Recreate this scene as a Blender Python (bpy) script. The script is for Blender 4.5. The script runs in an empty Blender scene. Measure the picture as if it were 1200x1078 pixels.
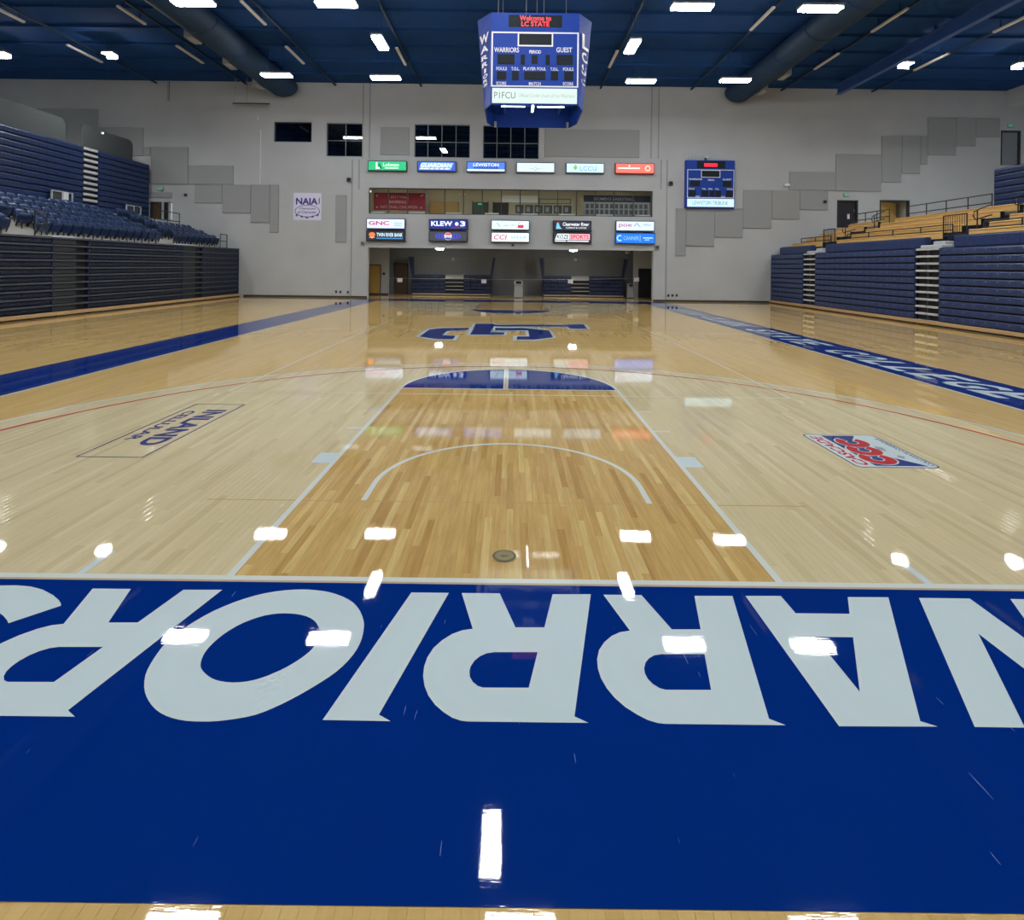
import bpy, math, random
from math import sin, cos, pi, radians
random.seed(7)
S = bpy.context.scene
COL = S.collection

# ------------------------------------------------------------------ camera, world, exposure
W_PX, H_PX = 1200, 1078
FPX, PX0, PY0, ROLL = 668.758, 600.0, 311.879, 0.0121032
CAM = (0.02194, -3.74672, 2.05491)
cd = bpy.data.cameras.new('camera'); cam = bpy.data.objects.new('camera', cd); COL.objects.link(cam)
cd.sensor_fit = 'HORIZONTAL'; cd.sensor_width = 36.0; cd.lens = FPX / W_PX * 36.0
cd.shift_x = 0.0; cd.shift_y = -(H_PX / 2 - PY0) / W_PX
cd.clip_start = 0.05; cd.clip_end = 200
cam.location = CAM
# shift is applied in the camera frame, the roll turns the frame about the lens axis
from mathutils import Matrix, Vector
cam.rotation_euler = (Matrix.Rotation(pi / 2, 4, 'X') @ Matrix.Rotation(ROLL, 4, 'Z')).to_euler()
S.camera = cam
wd = bpy.data.worlds.new('world'); S.world = wd; wd.use_nodes = True
wd.node_tree.nodes['Background'].inputs[0].default_value = (0.5, 0.6, 0.8, 1)
wd.node_tree.nodes['Background'].inputs[1].default_value = 0.05
S.view_settings.view_transform = 'Standard'; S.view_settings.look = 'None'
S.view_settings.gamma = 1.0; S.view_settings.use_curve_mapping = False
S.view_settings.exposure = 0.0
S.cycles.use_denoising = True
S.cycles.sample_clamp_indirect = 4.0; S.cycles.use_adaptive_sampling = False
S.cycles.caustics_reflective = False; S.cycles.caustics_refractive = False
LAMP = 96.0        # high-bay lamp lenses
SPOT = 560.0       # small lamps above the stands
ALC = 32.0        # alcove downlights
PRESS = 30.0      # press box tubes
SIGN = 1.22        # backlit sign faces

# ------------------------------------------------------------------ geometry helpers
def lin(c):
    c = c / 255.0
    return c / 12.92 if c <= 0.04045 else ((c + 0.055) / 1.055) ** 2.4
def rgb(r, g, b): return (lin(r), lin(g), lin(b), 1.0)
CR, SR = cos(ROLL), sin(ROLL)
def ray(px, py):
    u, w = px - PX0, py - PY0
    return (u * CR + w * SR) / FPX, -(-u * SR + w * CR) / FPX
def onY(px, py, Y):
    a, b = ray(px, py); t = Y - CAM[1]
    return CAM[0] + a * t, CAM[2] + b * t
def onZ(px, py, z=0.0):
    a, b = ray(px, py); t = (z - CAM[2]) / b
    return CAM[0] + a * t, CAM[1] + t
def onX(px, py, X):
    a, b = ray(px, py); t = (X - CAM[0]) / a
    return CAM[1] + t, CAM[2] + b * t

class MB:
    def __init__(s): s.v = []; s.f = []
    def add(s, vs, fs):
        n = len(s.v); s.v += [tuple(p) for p in vs]; s.f += [tuple(i + n for i in q) for q in fs]; return s
    def box(s, x0, y0, z0, x1, y1, z1):
        if x0 > x1: x0, x1 = x1, x0
        if y0 > y1: y0, y1 = y1, y0
        if z0 > z1: z0, z1 = z1, z0
        return s.add([(x0,y0,z0),(x1,y0,z0),(x1,y1,z0),(x0,y1,z0),(x0,y0,z1),(x1,y0,z1),(x1,y1,z1),(x0,y1,z1)],
            [(0,3,2,1),(4,5,6,7),(0,1,5,4),(1,2,6,5),(2,3,7,6),(3,0,4,7)])
    def bev(s, x0, y0, z0, x1, y1, z1, b=0.01):
        # box with all its vertical and front edges chamfered: an octagonal prism stacked in three rings
        if x0 > x1: x0, x1 = x1, x0
        if y0 > y1: y0, y1 = y1, y0
        if z0 > z1: z0, z1 = z1, z0
        def ring(i, z): return [(x0+i+b,y0+i,z),(x1-i-b,y0+i,z),(x1-i,y0+i+b,z),(x1-i,y1-i-b,z),(x1-i-b,y1-i,z),(x0+i+b,y1-i,z),(x0+i,y1-i-b,z),(x0+i,y0+i+b,z)]
        v = ring(b, z0) + ring(0, z0+b) + ring(0, z1-b) + ring(b, z1)
        f = [tuple(range(7,-1,-1)), tuple(range(24,32))]
        for r in range(3):
            for k in range(8): f.append((r*8+k, r*8+(k+1)%8, r*8+8+(k+1)%8, r*8+8+k))
        return s.add(v, f)
    def quad(s, *p): return s.add(p, [tuple(range(len(p)))])
    def prism(s, poly, o, ux, uy, d):
        # extrude a planar polygon (list of 2-D points in frame o, ux, uy) along vector d
        o, ux, uy, d = Vector(o), Vector(ux), Vector(uy), Vector(d); n = len(poly)
        a = [o + ux*p[0] + uy*p[1] for p in poly]
        if ux.cross(uy).dot(d) < 0: a.reverse()
        b = [p + d for p in a]
        return s.add(a + b, [tuple(range(n-1,-1,-1)), tuple(range(n,2*n))] + [(k,(k+1)%n,n+(k+1)%n,n+k) for k in range(n)])
    def tube(s, pts, r, n=8, cap=True):
        P = [Vector(p) for p in pts]; rings = []
        for i, p in enumerate(P):
            t = (P[min(i+1,len(P)-1)] - P[max(i-1,0)]).normalized()
            a = Vector((0,0,1)) if abs(t.z) < .9 else Vector((1,0,0))
            u = t.cross(a).normalized(); w = t.cross(u)
            rr = r[i] if isinstance(r, (list, tuple)) else r
            rings.append([p + u*(rr*cos(2*pi*k/n)) + w*(rr*sin(2*pi*k/n)) for k in range(n)])
        v = [q for g in rings for q in g]; f = []
        for i in range(len(P)-1):
            for k in range(n): f.append((i*n+k, i*n+(k+1)%n, (i+1)*n+(k+1)%n, (i+1)*n+k))
        if cap: f += [tuple(range(n-1,-1,-1)), tuple((len(P)-1)*n+k for k in range(n))]
        return s.add(v, f)
    def mesh(s, name, m=None, smooth=False):
        me = bpy.data.meshes.new(name); me.from_pydata(s.v, [], s.f)
        if m is not None: me.materials.append(m)
        if smooth: me.shade_smooth()
        me.update(); return me
    def build(s, name, m=None, parent=None, smooth=False):
        return link(name, s.mesh(name, m, smooth), parent)

def link(name, me, parent=None):
    o = bpy.data.objects.new(name, me); COL.objects.link(o)
    if parent is not None:
        o.parent = parent
        o.matrix_parent_inverse = INV.get(parent.name, Matrix())
    return o
INV = {}
def thing(name, label, cat, loc=(0,0,0), group=None, rotz=0.0):
    """Empty at the thing's base; parts are modelled in world coordinates unless local=True copies are made"""
    o = bpy.data.objects.new(name, None); COL.objects.link(o); o.empty_display_size = .2
    o.location = loc; o.rotation_euler = (0,0,rotz)
    INV[o.name] = (Matrix.Translation(loc) @ Matrix.Rotation(rotz,4,'Z')).inverted()
    return tag(o, label, cat, group)
def local(o): INV.pop(o.name, None); return o
def tag(o, label, cat, group=None):
    o['label'] = label; o['category'] = cat
    if group: o['group'] = group
    return o
def struct(o): o['kind'] = 'structure'; return o
def copy_tree(src, loc, label=None, group=None, rotz=None):
    r = src.copy(); COL.objects.link(r); r.location = loc
    if rotz is not None: r.rotation_euler = (0,0,rotz)
    if label: r['label'] = label
    if group: r['group'] = group
    for ch in src.children:
        c = ch.copy(); COL.objects.link(c); c.parent = r
        for g in ch.children:
            d = g.copy(); COL.objects.link(d); d.parent = c
    return r

# ------------------------------------------------------------------ materials
def nodes(name):
    m = bpy.data.materials.new(name); m.use_nodes = True
    nt = m.node_tree; b = nt.nodes['Principled BSDF']
    return m, nt, b
def N(nt, t, **k):
    n = nt.nodes.new(t)
    for a, v in k.items(): setattr(n, a, v)
    return n
def math_(nt, op, a, b=None, c=None):
    n = nt.nodes.new('ShaderNodeMath'); n.operation = op
    for i, x in enumerate((a, b, c)):
        if x is None: continue
        if isinstance(x, (int, float)): n.inputs[i].default_value = x
        else: nt.links.new(x, n.inputs[i])
    return n.outputs[0]
def mixc(nt, fac, a, b, mode='MIX'):
    n = nt.nodes.new('ShaderNodeMix'); n.data_type = 'RGBA'; n.blend_type = mode
    for i, x in ((0, fac), (6, a), (7, b)):
        if isinstance(x, (int, float)): n.inputs[i].default_value = x
        elif isinstance(x, tuple): n.inputs[i].default_value = x
        else: nt.links.new(x, n.inputs[i])
    return n.outputs[2]
def mat(name, c, rough=.5, metal=0., var=.08, scale=6., spec=.5, stretch=(1,1,1), coat=0., bump=0., bscale=60.):
    m, nt, b = nodes(name)
    g = N(nt, 'ShaderNodeNewGeometry'); mp = N(nt, 'ShaderNodeMapping'); mp.inputs['Scale'].default_value = stretch
    nt.links.new(g.outputs['Position'], mp.inputs[0])
    nz = N(nt, 'ShaderNodeTexNoise'); nz.inputs['Scale'].default_value = scale; nz.inputs['Detail'].default_value = 4
    nt.links.new(mp.outputs[0], nz.inputs['Vector'])
    lo = tuple(x * (1 - var) for x in c[:3]) + (1,); hi = tuple(min(1, x * (1 + var)) for x in c[:3]) + (1,)
    nt.links.new(mixc(nt, nz.outputs['Fac'], lo, hi), b.inputs['Base Color'])
    b.inputs['Roughness'].default_value = rough; b.inputs['Metallic'].default_value = metal
    b.inputs['Specular IOR Level'].default_value = spec
    if coat: b.inputs['Coat Weight'].default_value = coat; b.inputs['Coat Roughness'].default_value = .08
    if bump:
        n2 = N(nt, 'ShaderNodeTexNoise'); n2.inputs['Scale'].default_value = bscale; n2.inputs['Detail'].default_value = 3
        nt.links.new(mp.outputs[0], n2.inputs['Vector'])
        bp = N(nt, 'ShaderNodeBump'); bp.inputs['Strength'].default_value = bump; bp.inputs['Distance'].default_value = .01
        nt.links.new(n2.outputs['Fac'], bp.inputs['Height']); nt.links.new(bp.outputs[0], b.inputs['Normal'])
    return m
def emit(name, c, s):
    m, nt, b = nodes(name)
    g = N(nt, 'ShaderNodeNewGeometry')
    nz = N(nt, 'ShaderNodeTexNoise'); nz.inputs['Scale'].default_value = 3.0
    nt.links.new(g.outputs['Position'], nz.inputs['Vector'])
    nt.links.new(mixc(nt, nz.outputs['Fac'], tuple(x*.96 for x in c[:3]) + (1,), tuple(x*1.04 for x in c[:3]) + (1,)), b.inputs['Emission Color'])
    b.inputs['Base Color'].default_value = tuple(x*.3 for x in c[:3]) + (1,)
    b.inputs['Roughness'].default_value = .4
    b.inputs['Emission Strength'].default_value = s
    return m
def clear_coat(nt, b, rough=.02, w=1.0):
    """polyurethane finish shared by everything painted or stained on the court"""
    b.inputs['Roughness'].default_value = .45
    b.inputs['Specular IOR Level'].default_value = 0.0
    b.inputs['Coat Weight'].default_value = w; b.inputs['Coat Roughness'].default_value = rough; b.inputs['Coat IOR'].default_value = 1.5
    g = N(nt, 'ShaderNodeNewGeometry'); mp = N(nt, 'ShaderNodeMapping'); mp.inputs['Scale'].default_value = (17, 2.6, 1)
    nt.links.new(g.outputs['Position'], mp.inputs[0])
    nz = N(nt, 'ShaderNodeTexNoise'); nz.inputs['Scale'].default_value = 1.6; nz.inputs['Detail'].default_value = 5; nz.inputs['Roughness'].default_value = .65
    nt.links.new(mp.outputs[0], nz.inputs['Vector'])
    bp = N(nt, 'ShaderNodeBump'); bp.inputs['Strength'].default_value = .012; bp.inputs['Distance'].default_value = .003
    nt.links.new(nz.outputs['Fac'], bp.inputs['Height'])
    # fine cross ripple left by the recoater
    m2 = N(nt, 'ShaderNodeMapping'); m2.inputs['Scale'].default_value = (9, 62, 1); nt.links.new(g.outputs['Position'], m2.inputs[0])
    n2 = N(nt, 'ShaderNodeTexNoise'); n2.inputs['Scale'].default_value = 1.0; n2.inputs['Detail'].default_value = 3; nt.links.new(m2.outputs[0], n2.inputs['Vector'])
    b2 = N(nt, 'ShaderNodeBump'); b2.inputs['Strength'].default_value = .022; b2.inputs['Distance'].default_value = .003
    nt.links.new(n2.outputs['Fac'], b2.inputs['Height']); nt.links.new(b2.outputs[0], bp.inputs['Normal'])
    nt.links.new(bp.outputs[0], b.inputs['Coat Normal'])
BW, BL = 1.829 * 2 / 64, 1.12      # board width and length
def wood_floor(name, dark, mid, light, amount, grain=.10, joint=.12):
    m, nt, b = nodes(name)
    g = N(nt, 'ShaderNodeNewGeometry'); sp = N(nt, 'ShaderNodeSeparateXYZ'); nt.links.new(g.outputs['Position'], sp.inputs[0])
    cx = math_(nt, 'FLOOR', math_(nt, 'DIVIDE', sp.outputs[0], BW))
    off = math_(nt, 'MULTIPLY', math_(nt, 'FRACT', math_(nt, 'MULTIPLY', math_(nt, 'ADD', cx, 1000.0), 0.618034)), BL)
    cy = math_(nt, 'FLOOR', math_(nt, 'DIVIDE', math_(nt, 'ADD', sp.outputs[1], off), BL))
    cb = N(nt, 'ShaderNodeCombineXYZ'); nt.links.new(cx, cb.inputs[0]); nt.links.new(cy, cb.inputs[1])
    wn = N(nt, 'ShaderNodeTexWhiteNoise'); wn.noise_dimensions = '2D'; nt.links.new(cb.outputs[0], wn.inputs[0])
    cr = N(nt, 'ShaderNodeValToRGB'); nt.links.new(wn.outputs[0], cr.inputs[0])
    e = cr.color_ramp.elements; e[0].position = 0; e[0].color = dark; e[1].position = 1; e[1].color = light
    k = e.new(.30); k.color = mid; k = e.new(.72); k.color = mid
    mp = N(nt, 'ShaderNodeMapping'); mp.inputs['Scale'].default_value = (38, 2.2, 1); nt.links.new(g.outputs['Position'], mp.inputs[0])
    # each board gets its own stretch of grain
    va = N(nt, 'ShaderNodeVectorMath'); va.operation = 'ADD'; nt.links.new(mp.outputs[0], va.inputs[0])
    vs = N(nt, 'ShaderNodeVectorMath'); vs.operation = 'SCALE'; vs.inputs[3].default_value = 40.0
    nt.links.new(wn.outputs[1], vs.inputs[0]); nt.links.new(vs.outputs[0], va.inputs[1])
    nz = N(nt, 'ShaderNodeTexNoise'); nz.inputs['Scale'].default_value = 1.0; nz.inputs['Detail'].default_value = 5; nz.inputs['Roughness'].default_value = .6
    nt.links.new(va.outputs[0], nz.inputs['Vector'])
    gr = N(nt, 'ShaderNodeMapRange'); gr.inputs['From Min'].default_value = .3; gr.inputs['From Max'].default_value = .7
    gr.inputs['To Min'].default_value = 1 - grain; gr.inputs['To Max'].default_value = 1 + grain
    nt.links.new(nz.outputs['Fac'], gr.inputs['Value'])
    base = mixc(nt, amount, mid, cr.outputs[0])
    vm = N(nt, 'ShaderNodeVectorMath'); vm.operation = 'SCALE'; nt.links.new(base, vm.inputs[0]); nt.links.new(gr.outputs[0], vm.inputs[3])
    # hairline joint between neighbouring boards
    fx = math_(nt, 'FRACT', math_(nt, 'DIVIDE', sp.outputs[0], BW))
    jt = math_(nt, 'GREATER_THAN', math_(nt, 'ABSOLUTE', math_(nt, 'SUBTRACT', fx, .5)), .485)
    col = mixc(nt, math_(nt, 'MULTIPLY', jt, joint), vm.outputs[0], tuple(x*.45 for x in mid[:3]) + (1,))
    nt.links.new(col, b.inputs['Base Color'])
    clear_coat(nt, b)
    return m
def court_paint(name, c, var=.05, scr=0.0):
    m, nt, b = nodes(name)
    g = N(nt, 'ShaderNodeNewGeometry')
    nz = N(nt, 'ShaderNodeTexNoise'); nz.inputs['Scale'].default_value = 2.5; nz.inputs['Detail'].default_value = 6
    nt.links.new(g.outputs['Position'], nz.inputs['Vector'])
    col = mixc(nt, nz.outputs['Fac'], tuple(x*(1-var) for x in c[:3]) + (1,), tuple(x*(1+var) for x in c[:3]) + (1,))
    if scr:   # fine lengthways scuffs, lamp glints on them painted in as pale colour
        mp = N(nt, 'ShaderNodeMapping'); mp.inputs['Scale'].default_value = (70, 3.2, 1); nt.links.new(g.outputs['Position'], mp.inputs[0])
        n2 = N(nt, 'ShaderNodeTexNoise'); n2.inputs['Scale'].default_value = 1.0; n2.inputs['Detail'].default_value = 2; nt.links.new(mp.outputs[0], n2.inputs['Vector'])
        st = math_(nt, 'MULTIPLY', math_(nt, 'GREATER_THAN', n2.outputs['Fac'], .755), scr)
        col = mixc(nt, st, col, rgb(150, 170, 215))
    nt.links.new(col, b.inputs['Base Color'])
    clear_coat(nt, b)
    return m
def glass_mat(name, tint, mirror=.12, ior=1.5):
    m = bpy.data.materials.new(name); m.use_nodes = True; nt = m.node_tree; nt.nodes.clear()
    out = N(nt, 'ShaderNodeOutputMaterial'); t = N(nt, 'ShaderNodeBsdfTransparent'); t.inputs[0].default_value = tint
    gl = N(nt, 'ShaderNodeBsdfGlossy'); gl.inputs['Roughness'].default_value = .01; gl.inputs['Color'].default_value = (.95,.97,1,1)
    lw = N(nt, 'ShaderNodeFresnel'); lw.inputs[0].default_value = ior
    f = math_(nt, 'ADD', lw.outputs[0], mirror)
    mx = N(nt, 'ShaderNodeMixShader'); nt.links.new(f, mx.inputs[0]); nt.links.new(t.outputs[0], mx.inputs[1]); nt.links.new(gl.outputs[0], mx.inputs[2])
    nt.links.new(mx.outputs[0], out.inputs[0]); return m
def wall_mat():
    """tilt-up concrete, two paint tones with the change at one height"""
    m, nt, b = nodes('painted_concrete')
    g = N(nt, 'ShaderNodeNewGeometry'); sp = N(nt, 'ShaderNodeSeparateXYZ'); nt.links.new(g.outputs['Position'], sp.inputs[0])
    st = math_(nt, 'GREATER_THAN', sp.outputs[2], 6.93)
    c = mixc(nt, st, WALL_LO, WALL_HI)
    nz = N(nt, 'ShaderNodeTexNoise'); nz.inputs['Scale'].default_value = .55; nz.inputs['Detail'].default_value = 6
    nt.links.new(g.outputs['Position'], nz.inputs['Vector'])
    gr = N(nt, 'ShaderNodeMapRange'); gr.inputs['To Min'].default_value = .88; gr.inputs['To Max'].default_value = 1.12
    nt.links.new(nz.outputs['Fac'], gr.inputs['Value'])
    vm = N(nt, 'ShaderNodeVectorMath'); vm.operation = 'SCALE'; nt.links.new(c, vm.inputs[0]); nt.links.new(gr.outputs[0], vm.inputs[3])
    nt.links.new(vm.outputs[0], b.inputs['Base Color']); b.inputs['Roughness'].default_value = .8
    n2 = N(nt, 'ShaderNodeTexNoise'); n2.inputs['Scale'].default_value = 40; nt.links.new(g.outputs['Position'], n2.inputs['Vector'])
    bp = N(nt, 'ShaderNodeBump'); bp.inputs['Strength'].default_value = .15; bp.inputs['Distance'].default_value = .005
    nt.links.new(n2.outputs['Fac'], bp.inputs['Height']); nt.links.new(bp.outputs[0], b.inputs['Normal'])
    return m
WALL_LO = (.415, .436, .452, 1); WALL_HI = (.410, .430, .452, 1)
M = dict(
    wall=wall_mat(),
    ceil=mat('navy_deck', (.014,.053,.175,1), .9, var=.15, scale=1.5, spec=.08),
    girder=mat('navy_steel', (.014,.051,.165,1), .85, var=.1, spec=.1),
    duct=mat('navy_duct', (.014,.036,.075,1), .65, spec=.2, var=.12, scale=2),
    bluebeam=mat('blue_beam_paint', (.030,.085,.30,1), .45, var=.08),
    court=wood_floor('maple_court', (.48,.315,.105,1), (.60,.41,.155,1), (.69,.505,.21,1), .45, .05, 0.0),
    pale=wood_floor('maple_pale', (.52,.43,.245,1), (.61,.52,.31,1), (.67,.58,.36,1), .75, .05),
    lane=wood_floor('maple_lane', (.41,.235,.075,1), (.545,.36,.13,1), (.66,.495,.215,1), .8, .15),
    cblue=court_paint('court_blue', (.0005,.022,.185,1), .06, .5),
    cwhite=court_paint('court_white', (.56,.665,.68,1), .03),
    cline=court_paint('court_line', (.64,.68,.64,1), .03),
    cthin=court_paint('court_thin_line', (.70,.64,.46,1), .03),
    cred=court_paint('court_red', (.52,.045,.035,1), .05),
    clogo=court_paint('court_navy_print', (.020,.030,.20,1), .05),
    clred=court_paint('court_logo_red', (.50,.025,.035,1), .05),
    clgrey=court_paint('court_logo_grey', (.30,.33,.35,1), .05),
    cseam=court_paint('court_seam', (.46,.33,.14,1), .1),
    ctan=court_paint('court_tan', (.50,.42,.28,1), .1),
    bronze=mat('bronze_cap', (.24,.20,.10,1), .45, .6, .1, 20),
    bronzed=mat('bronze_ring', (.11,.09,.045,1), .5, .5, .1, 20),
    dark=mat('black_recess', (.012,.013,.018,1), .8),
    charcoal=mat('charcoal', (.05,.052,.058,1), .6),
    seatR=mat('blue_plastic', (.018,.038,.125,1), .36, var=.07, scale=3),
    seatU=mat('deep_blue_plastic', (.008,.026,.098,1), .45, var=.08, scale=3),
    seatL=mat('dark_blue_plastic', (.005,.013,.042,1), .45, var=.1, scale=3),  # dark plastic of the lower left rows, its own colour
    boss=mat('boss_painted_glint', (.09,.12,.22,1), .35), nosing=mat('grey_nosing', (.050,.062,.088,1), .45, var=.1),
    aisleL=mat('grey_aisle_panel', (.024,.033,.042,1), .6, var=.1),
    endp=mat('blue_end_panel', (.02,.034,.09,1), .55, var=.08),
    tread=mat('pale_tread', (.50,.52,.55,1), .5, var=.06),
    woodb=mat('bench_wood', (.84,.51,.165,1), .38, var=.16, scale=1.2, stretch=(8,1,8)),
    woodk=mat('kick_wood', (.50,.33,.17,1), .4, var=.15, scale=1.2, stretch=(8,1,8)),
    navyd=mat('navy_deck_board', (.017,.030,.085,1), .7),
    conc=mat('pale_concrete', (.47,.46,.42,1), .8, var=.1, scale=2),
    rail=mat('black_rail', (.012,.013,.018,1), .45),
    chair=mat('chair_blue', (.010,.036,.115,1), .36, var=.08, scale=4),
    chairb=mat('chair_seat_blue', (.007,.022,.068,1), .35, var=.08, scale=4),
    acoustic=mat('grey_fabric_panel', (.285,.30,.31,1), .95, var=.06, scale=30, bump=.2, bscale=120),
    acoustic2=mat('dark_fabric_panel', (.058,.068,.073,1), .95, var=.06, scale=30, bump=.2, bscale=120),
    white=mat('white_paint', (.75,.77,.78,1), .5, var=.03),
    lwhite=mat('letter_white', (.80,.82,.88,1), .5, var=.02),
    sbblue=mat('scoreboard_blue', (.010,.050,.33,1), .55, var=.06, spec=.2),
    sbin=mat('scoreboard_inner_blue', (.012,.050,.26,1), .6, var=.06, spec=.2),
    sbdark=mat('scoreboard_digit_black', (.012,.018,.024,1), .6, var=.1, spec=.15),
    steel=mat('brushed_steel', (.45,.47,.48,1), .4, .8, .06),
    greym=mat('grey_metal', (.33,.34,.34,1), .5, .3, .06),
    strip=mat('pale_strip', (.62,.60,.56,1), .5, var=.03),
    doorw=mat('blond_door', (.52,.33,.10,1), .4, var=.15, scale=1.5, stretch=(10,10,.8)),
    doorb=mat('brown_door', (.10,.058,.030,1), .45, var=.15, scale=1.5, stretch=(10,10,.8)),
    doork=mat('black_door', (.012,.012,.018,1), .4),
    framed=mat('dark_frame', (.03,.033,.037,1), .45),
    framew=mat('grey_mullion', (.10,.125,.15,1), .45),
    alcove=mat('alcove_grey', (.19,.212,.245,1), .9, var=.06, scale=1.5),
    alcp=mat('alcove_kick', (.34,.29,.23,1), .6), seatA=mat('alcove_seat_blue', (.006,.016,.060,1), .5), alcrib=mat('alcove_rib', (.24,.24,.23,1), .9, var=.05),
    press=mat('press_room_wall', (.46,.44,.36,1), .8, var=.05),
    pressd=mat('dark_room', (.020,.028,.038,1), .9),
    maroon=mat('maroon_cloth', (.24,.018,.032,1), .8, var=.06),
    mtext=mat('maroon_lettering', (.50,.30,.33,1), .8),
    bnavy=mat('navy_cloth', (.030,.036,.075,1), .8),
    photo=mat('dark_photo_print', (.07,.075,.10,1), .6, var=.7, scale=9),
    photog=mat('grey_display', (.30,.31,.33,1), .7, var=.1),
    ply=mat('plywood_cabinet', (.36,.235,.095,1), .5, var=.12, scale=2, stretch=(6,6,1)),
    banner=mat('banner_cloth', (.66,.66,.80,1), .8, var=.03),
    bpurple=mat('banner_purple', (.045,.025,.26,1), .7),
    paper=mat('paper', (.80,.82,.85,1), .8, var=.02),
    baseb=mat('dark_base', (.03,.028,.026,1), .6),
    glass=glass_mat('pane_glass', (.93,.95,.93,1), 0.0, 1.06),
    dglass=glass_mat('tinted_glass', (.42,.50,.58,1), .06),
    lamp=emit('lamp_lens', (.97,.985,1.0,1), LAMP),
    spotl=emit('spot_lens', (1.0,.985,.95,1), SPOT), dotl=emit('small_lens', (1.0,.98,.95,1), 3.0),
    alcl=emit('alcove_lens', (1.0,.98,.94,1), ALC * 3),
    tubel=emit('press_tube', (1.0,.90,.70,1), PRESS),
    sbtube=emit('scoreboard_tube', (.93,.97,1.0,1), 14.0),
    exitg=emit('exit_green', (.05,.75,.42,1), .55),
    ledred=emit('red_led', (1.0,.02,.05,1), 1.2),
    bright=emit('bright_doorway', (.9,.93,1.0,1), .45),
)
_em = {}
def em(r, g, b, s=1.0):
    k = (r, g, b, s)
    if k not in _em: _em[k] = emit('backlit_%d' % (len(_em) + 1), rgb(r, g, b), SIGN * s)
    return _em[k]

# ------------------------------------------------------------------ lettering (built-in font, made into meshes)
def text_mesh(s, m, o, ux, uy, w, h, bold=.0, shear=.0, name='lettering', spacing=1.0):
    """flat lettering filling a w x h box whose lower left corner is o, along unit vectors ux, uy"""
    cu = bpy.data.curves.new('t', 'FONT'); cu.body = s; cu.size = 1; cu.offset = bold; cu.shear = shear
    cu.resolution_u = 3; cu.fill_mode = 'FRONT'; cu.space_character = spacing
    ob = bpy.data.objects.new('t', cu)
    me = bpy.data.meshes.new_from_object(ob)
    bpy.data.objects.remove(ob); bpy.data.curves.remove(cu)
    xs = [v.co.x for v in me.vertices]; ys = [v.co.y for v in me.vertices]
    x0, x1, y0, y1 = min(xs), max(xs), min(ys), max(ys)
    o, ux, uy = Vector(o), Vector(ux), Vector(uy)
    for v in me.vertices:
        a = (v.co.x - x0) / (x1 - x0) * w; b = (v.co.y - y0) / (y1 - y0) * h
        v.co = o + ux * a + uy * b
    me.materials.clear(); me.materials.append(m); me.name = name
    return me
def text(parent, s, m, o, ux, uy, w, h, bold=.0, shear=.0, name='lettering', spacing=1.0):
    return link(name, text_mesh(s, m, o, ux, uy, w, h, bold, shear, name, spacing), parent)
def arc(cx, cy, r, a0, a1, n): return [(cx + r*cos(radians(a0+(a1-a0)*k/n)), cy + r*sin(radians(a0+(a1-a0)*k/n))) for k in range(n+1)]

# ------------------------------------------------------------------ setting
YW = 31.2          # far wall plane
XL, XR, YB, ZC = -33.0, 32.0, -9.0, 13.15
AY = 36.7          # back of the alcove
def holes_wall(name, x0, x1, z0, z1, y0, y1, holes, m):
    """wall slab with rectangular openings, cut into a grid of blocks joined in one mesh"""
    xs = sorted({x0, x1, *[h[0] for h in holes], *[h[2] for h in holes]}); zs = sorted({z0, z1, *[h[1] for h in holes], *[h[3] for h in holes]})
    b = MB()
    for j in range(len(zs)-1):
        run = None
        for i in range(len(xs)-1):
            cx, cz = (xs[i]+xs[i+1])/2, (zs[j]+zs[j+1])/2
            solid = not any(h[0] < cx < h[2] and h[1] < cz < h[3] for h in holes)
            if solid and run is None: run = xs[i]
            if run is not None and (not solid or i == len(xs)-2):
                b.box(run, y0, zs[j], xs[i+1] if solid else xs[i], y1, zs[j+1]); run = None
    return struct(b.build(name, m))
def wr(x0, y0, x1, y1, Y=YW):
    """a pixel rectangle read off the far wall -> (X0, Z0, X1, Z1) on plane Y"""
    cx, cz = onY((x0+x1)/2, (y0+y1)/2, Y); k = (Y - CAM[1]) / FPX
    w, h = (x1-x0)*k, (y1-y0)*k
    return cx - w/2, cz - h/2, cx + w/2, cz + h/2

floor = struct(MB().box(XL-.3, YB-.3, -.3, XR+.3, 42, 0).build('floor', M['court']))
struct(MB().box(XL-.3, YB-.3, ZC, XR+.3, YW+.3, ZC+.3).build('ceiling', M['ceil']))
struct(MB().box(XL-.3, YB-.3, 0, XL, YW, ZC).build('wall_left', M['wall']))
struct(MB().box(XR, YB-.3, 0, XR+.3, YW, ZC).build('wall_right', M['wall']))
struct(MB().box(XL, YB-.3, 0, XR, YB, ZC).build('wall_near', M['wall']))
ALX0, ALX1 = onY(430.8, 320, YW)[0], onY(765.3, 320, YW)[0]
H_ALC = (ALX0, 0, ALX1, 3.10)
H_PRESS = wr(432, 221.8, 764.8, 252.2)
H_W = [wr(321, 142.8, 365.2, 166.4), wr(382.5, 144, 425.2, 183.4), wr(485.5, 145.7, 550.8, 184.6), wr(566, 147, 631.7, 186)]
ZCON = 4.66        # upper concourse floor
def doorhole(x0, x1, ytop):
    a = onY(x0, ytop, YW); b = onY(x1, ytop, YW); return (a[0], ZCON, b[0], (a[1]+b[1])/2)
H_DL1, H_DL2 = doorhole(176.5, 189.5, 236.5), doorhole(192.5, 202, 237)
H_DR1, H_DR2 = doorhole(981, 1005.5, 234.5), doorhole(1031, 1066, 234.5)
H_DR3 = (onY(1173, 153, YW)[0], 8.6, onY(1196, 153, YW)[0], onY(1184, 153, YW)[1])
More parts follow.
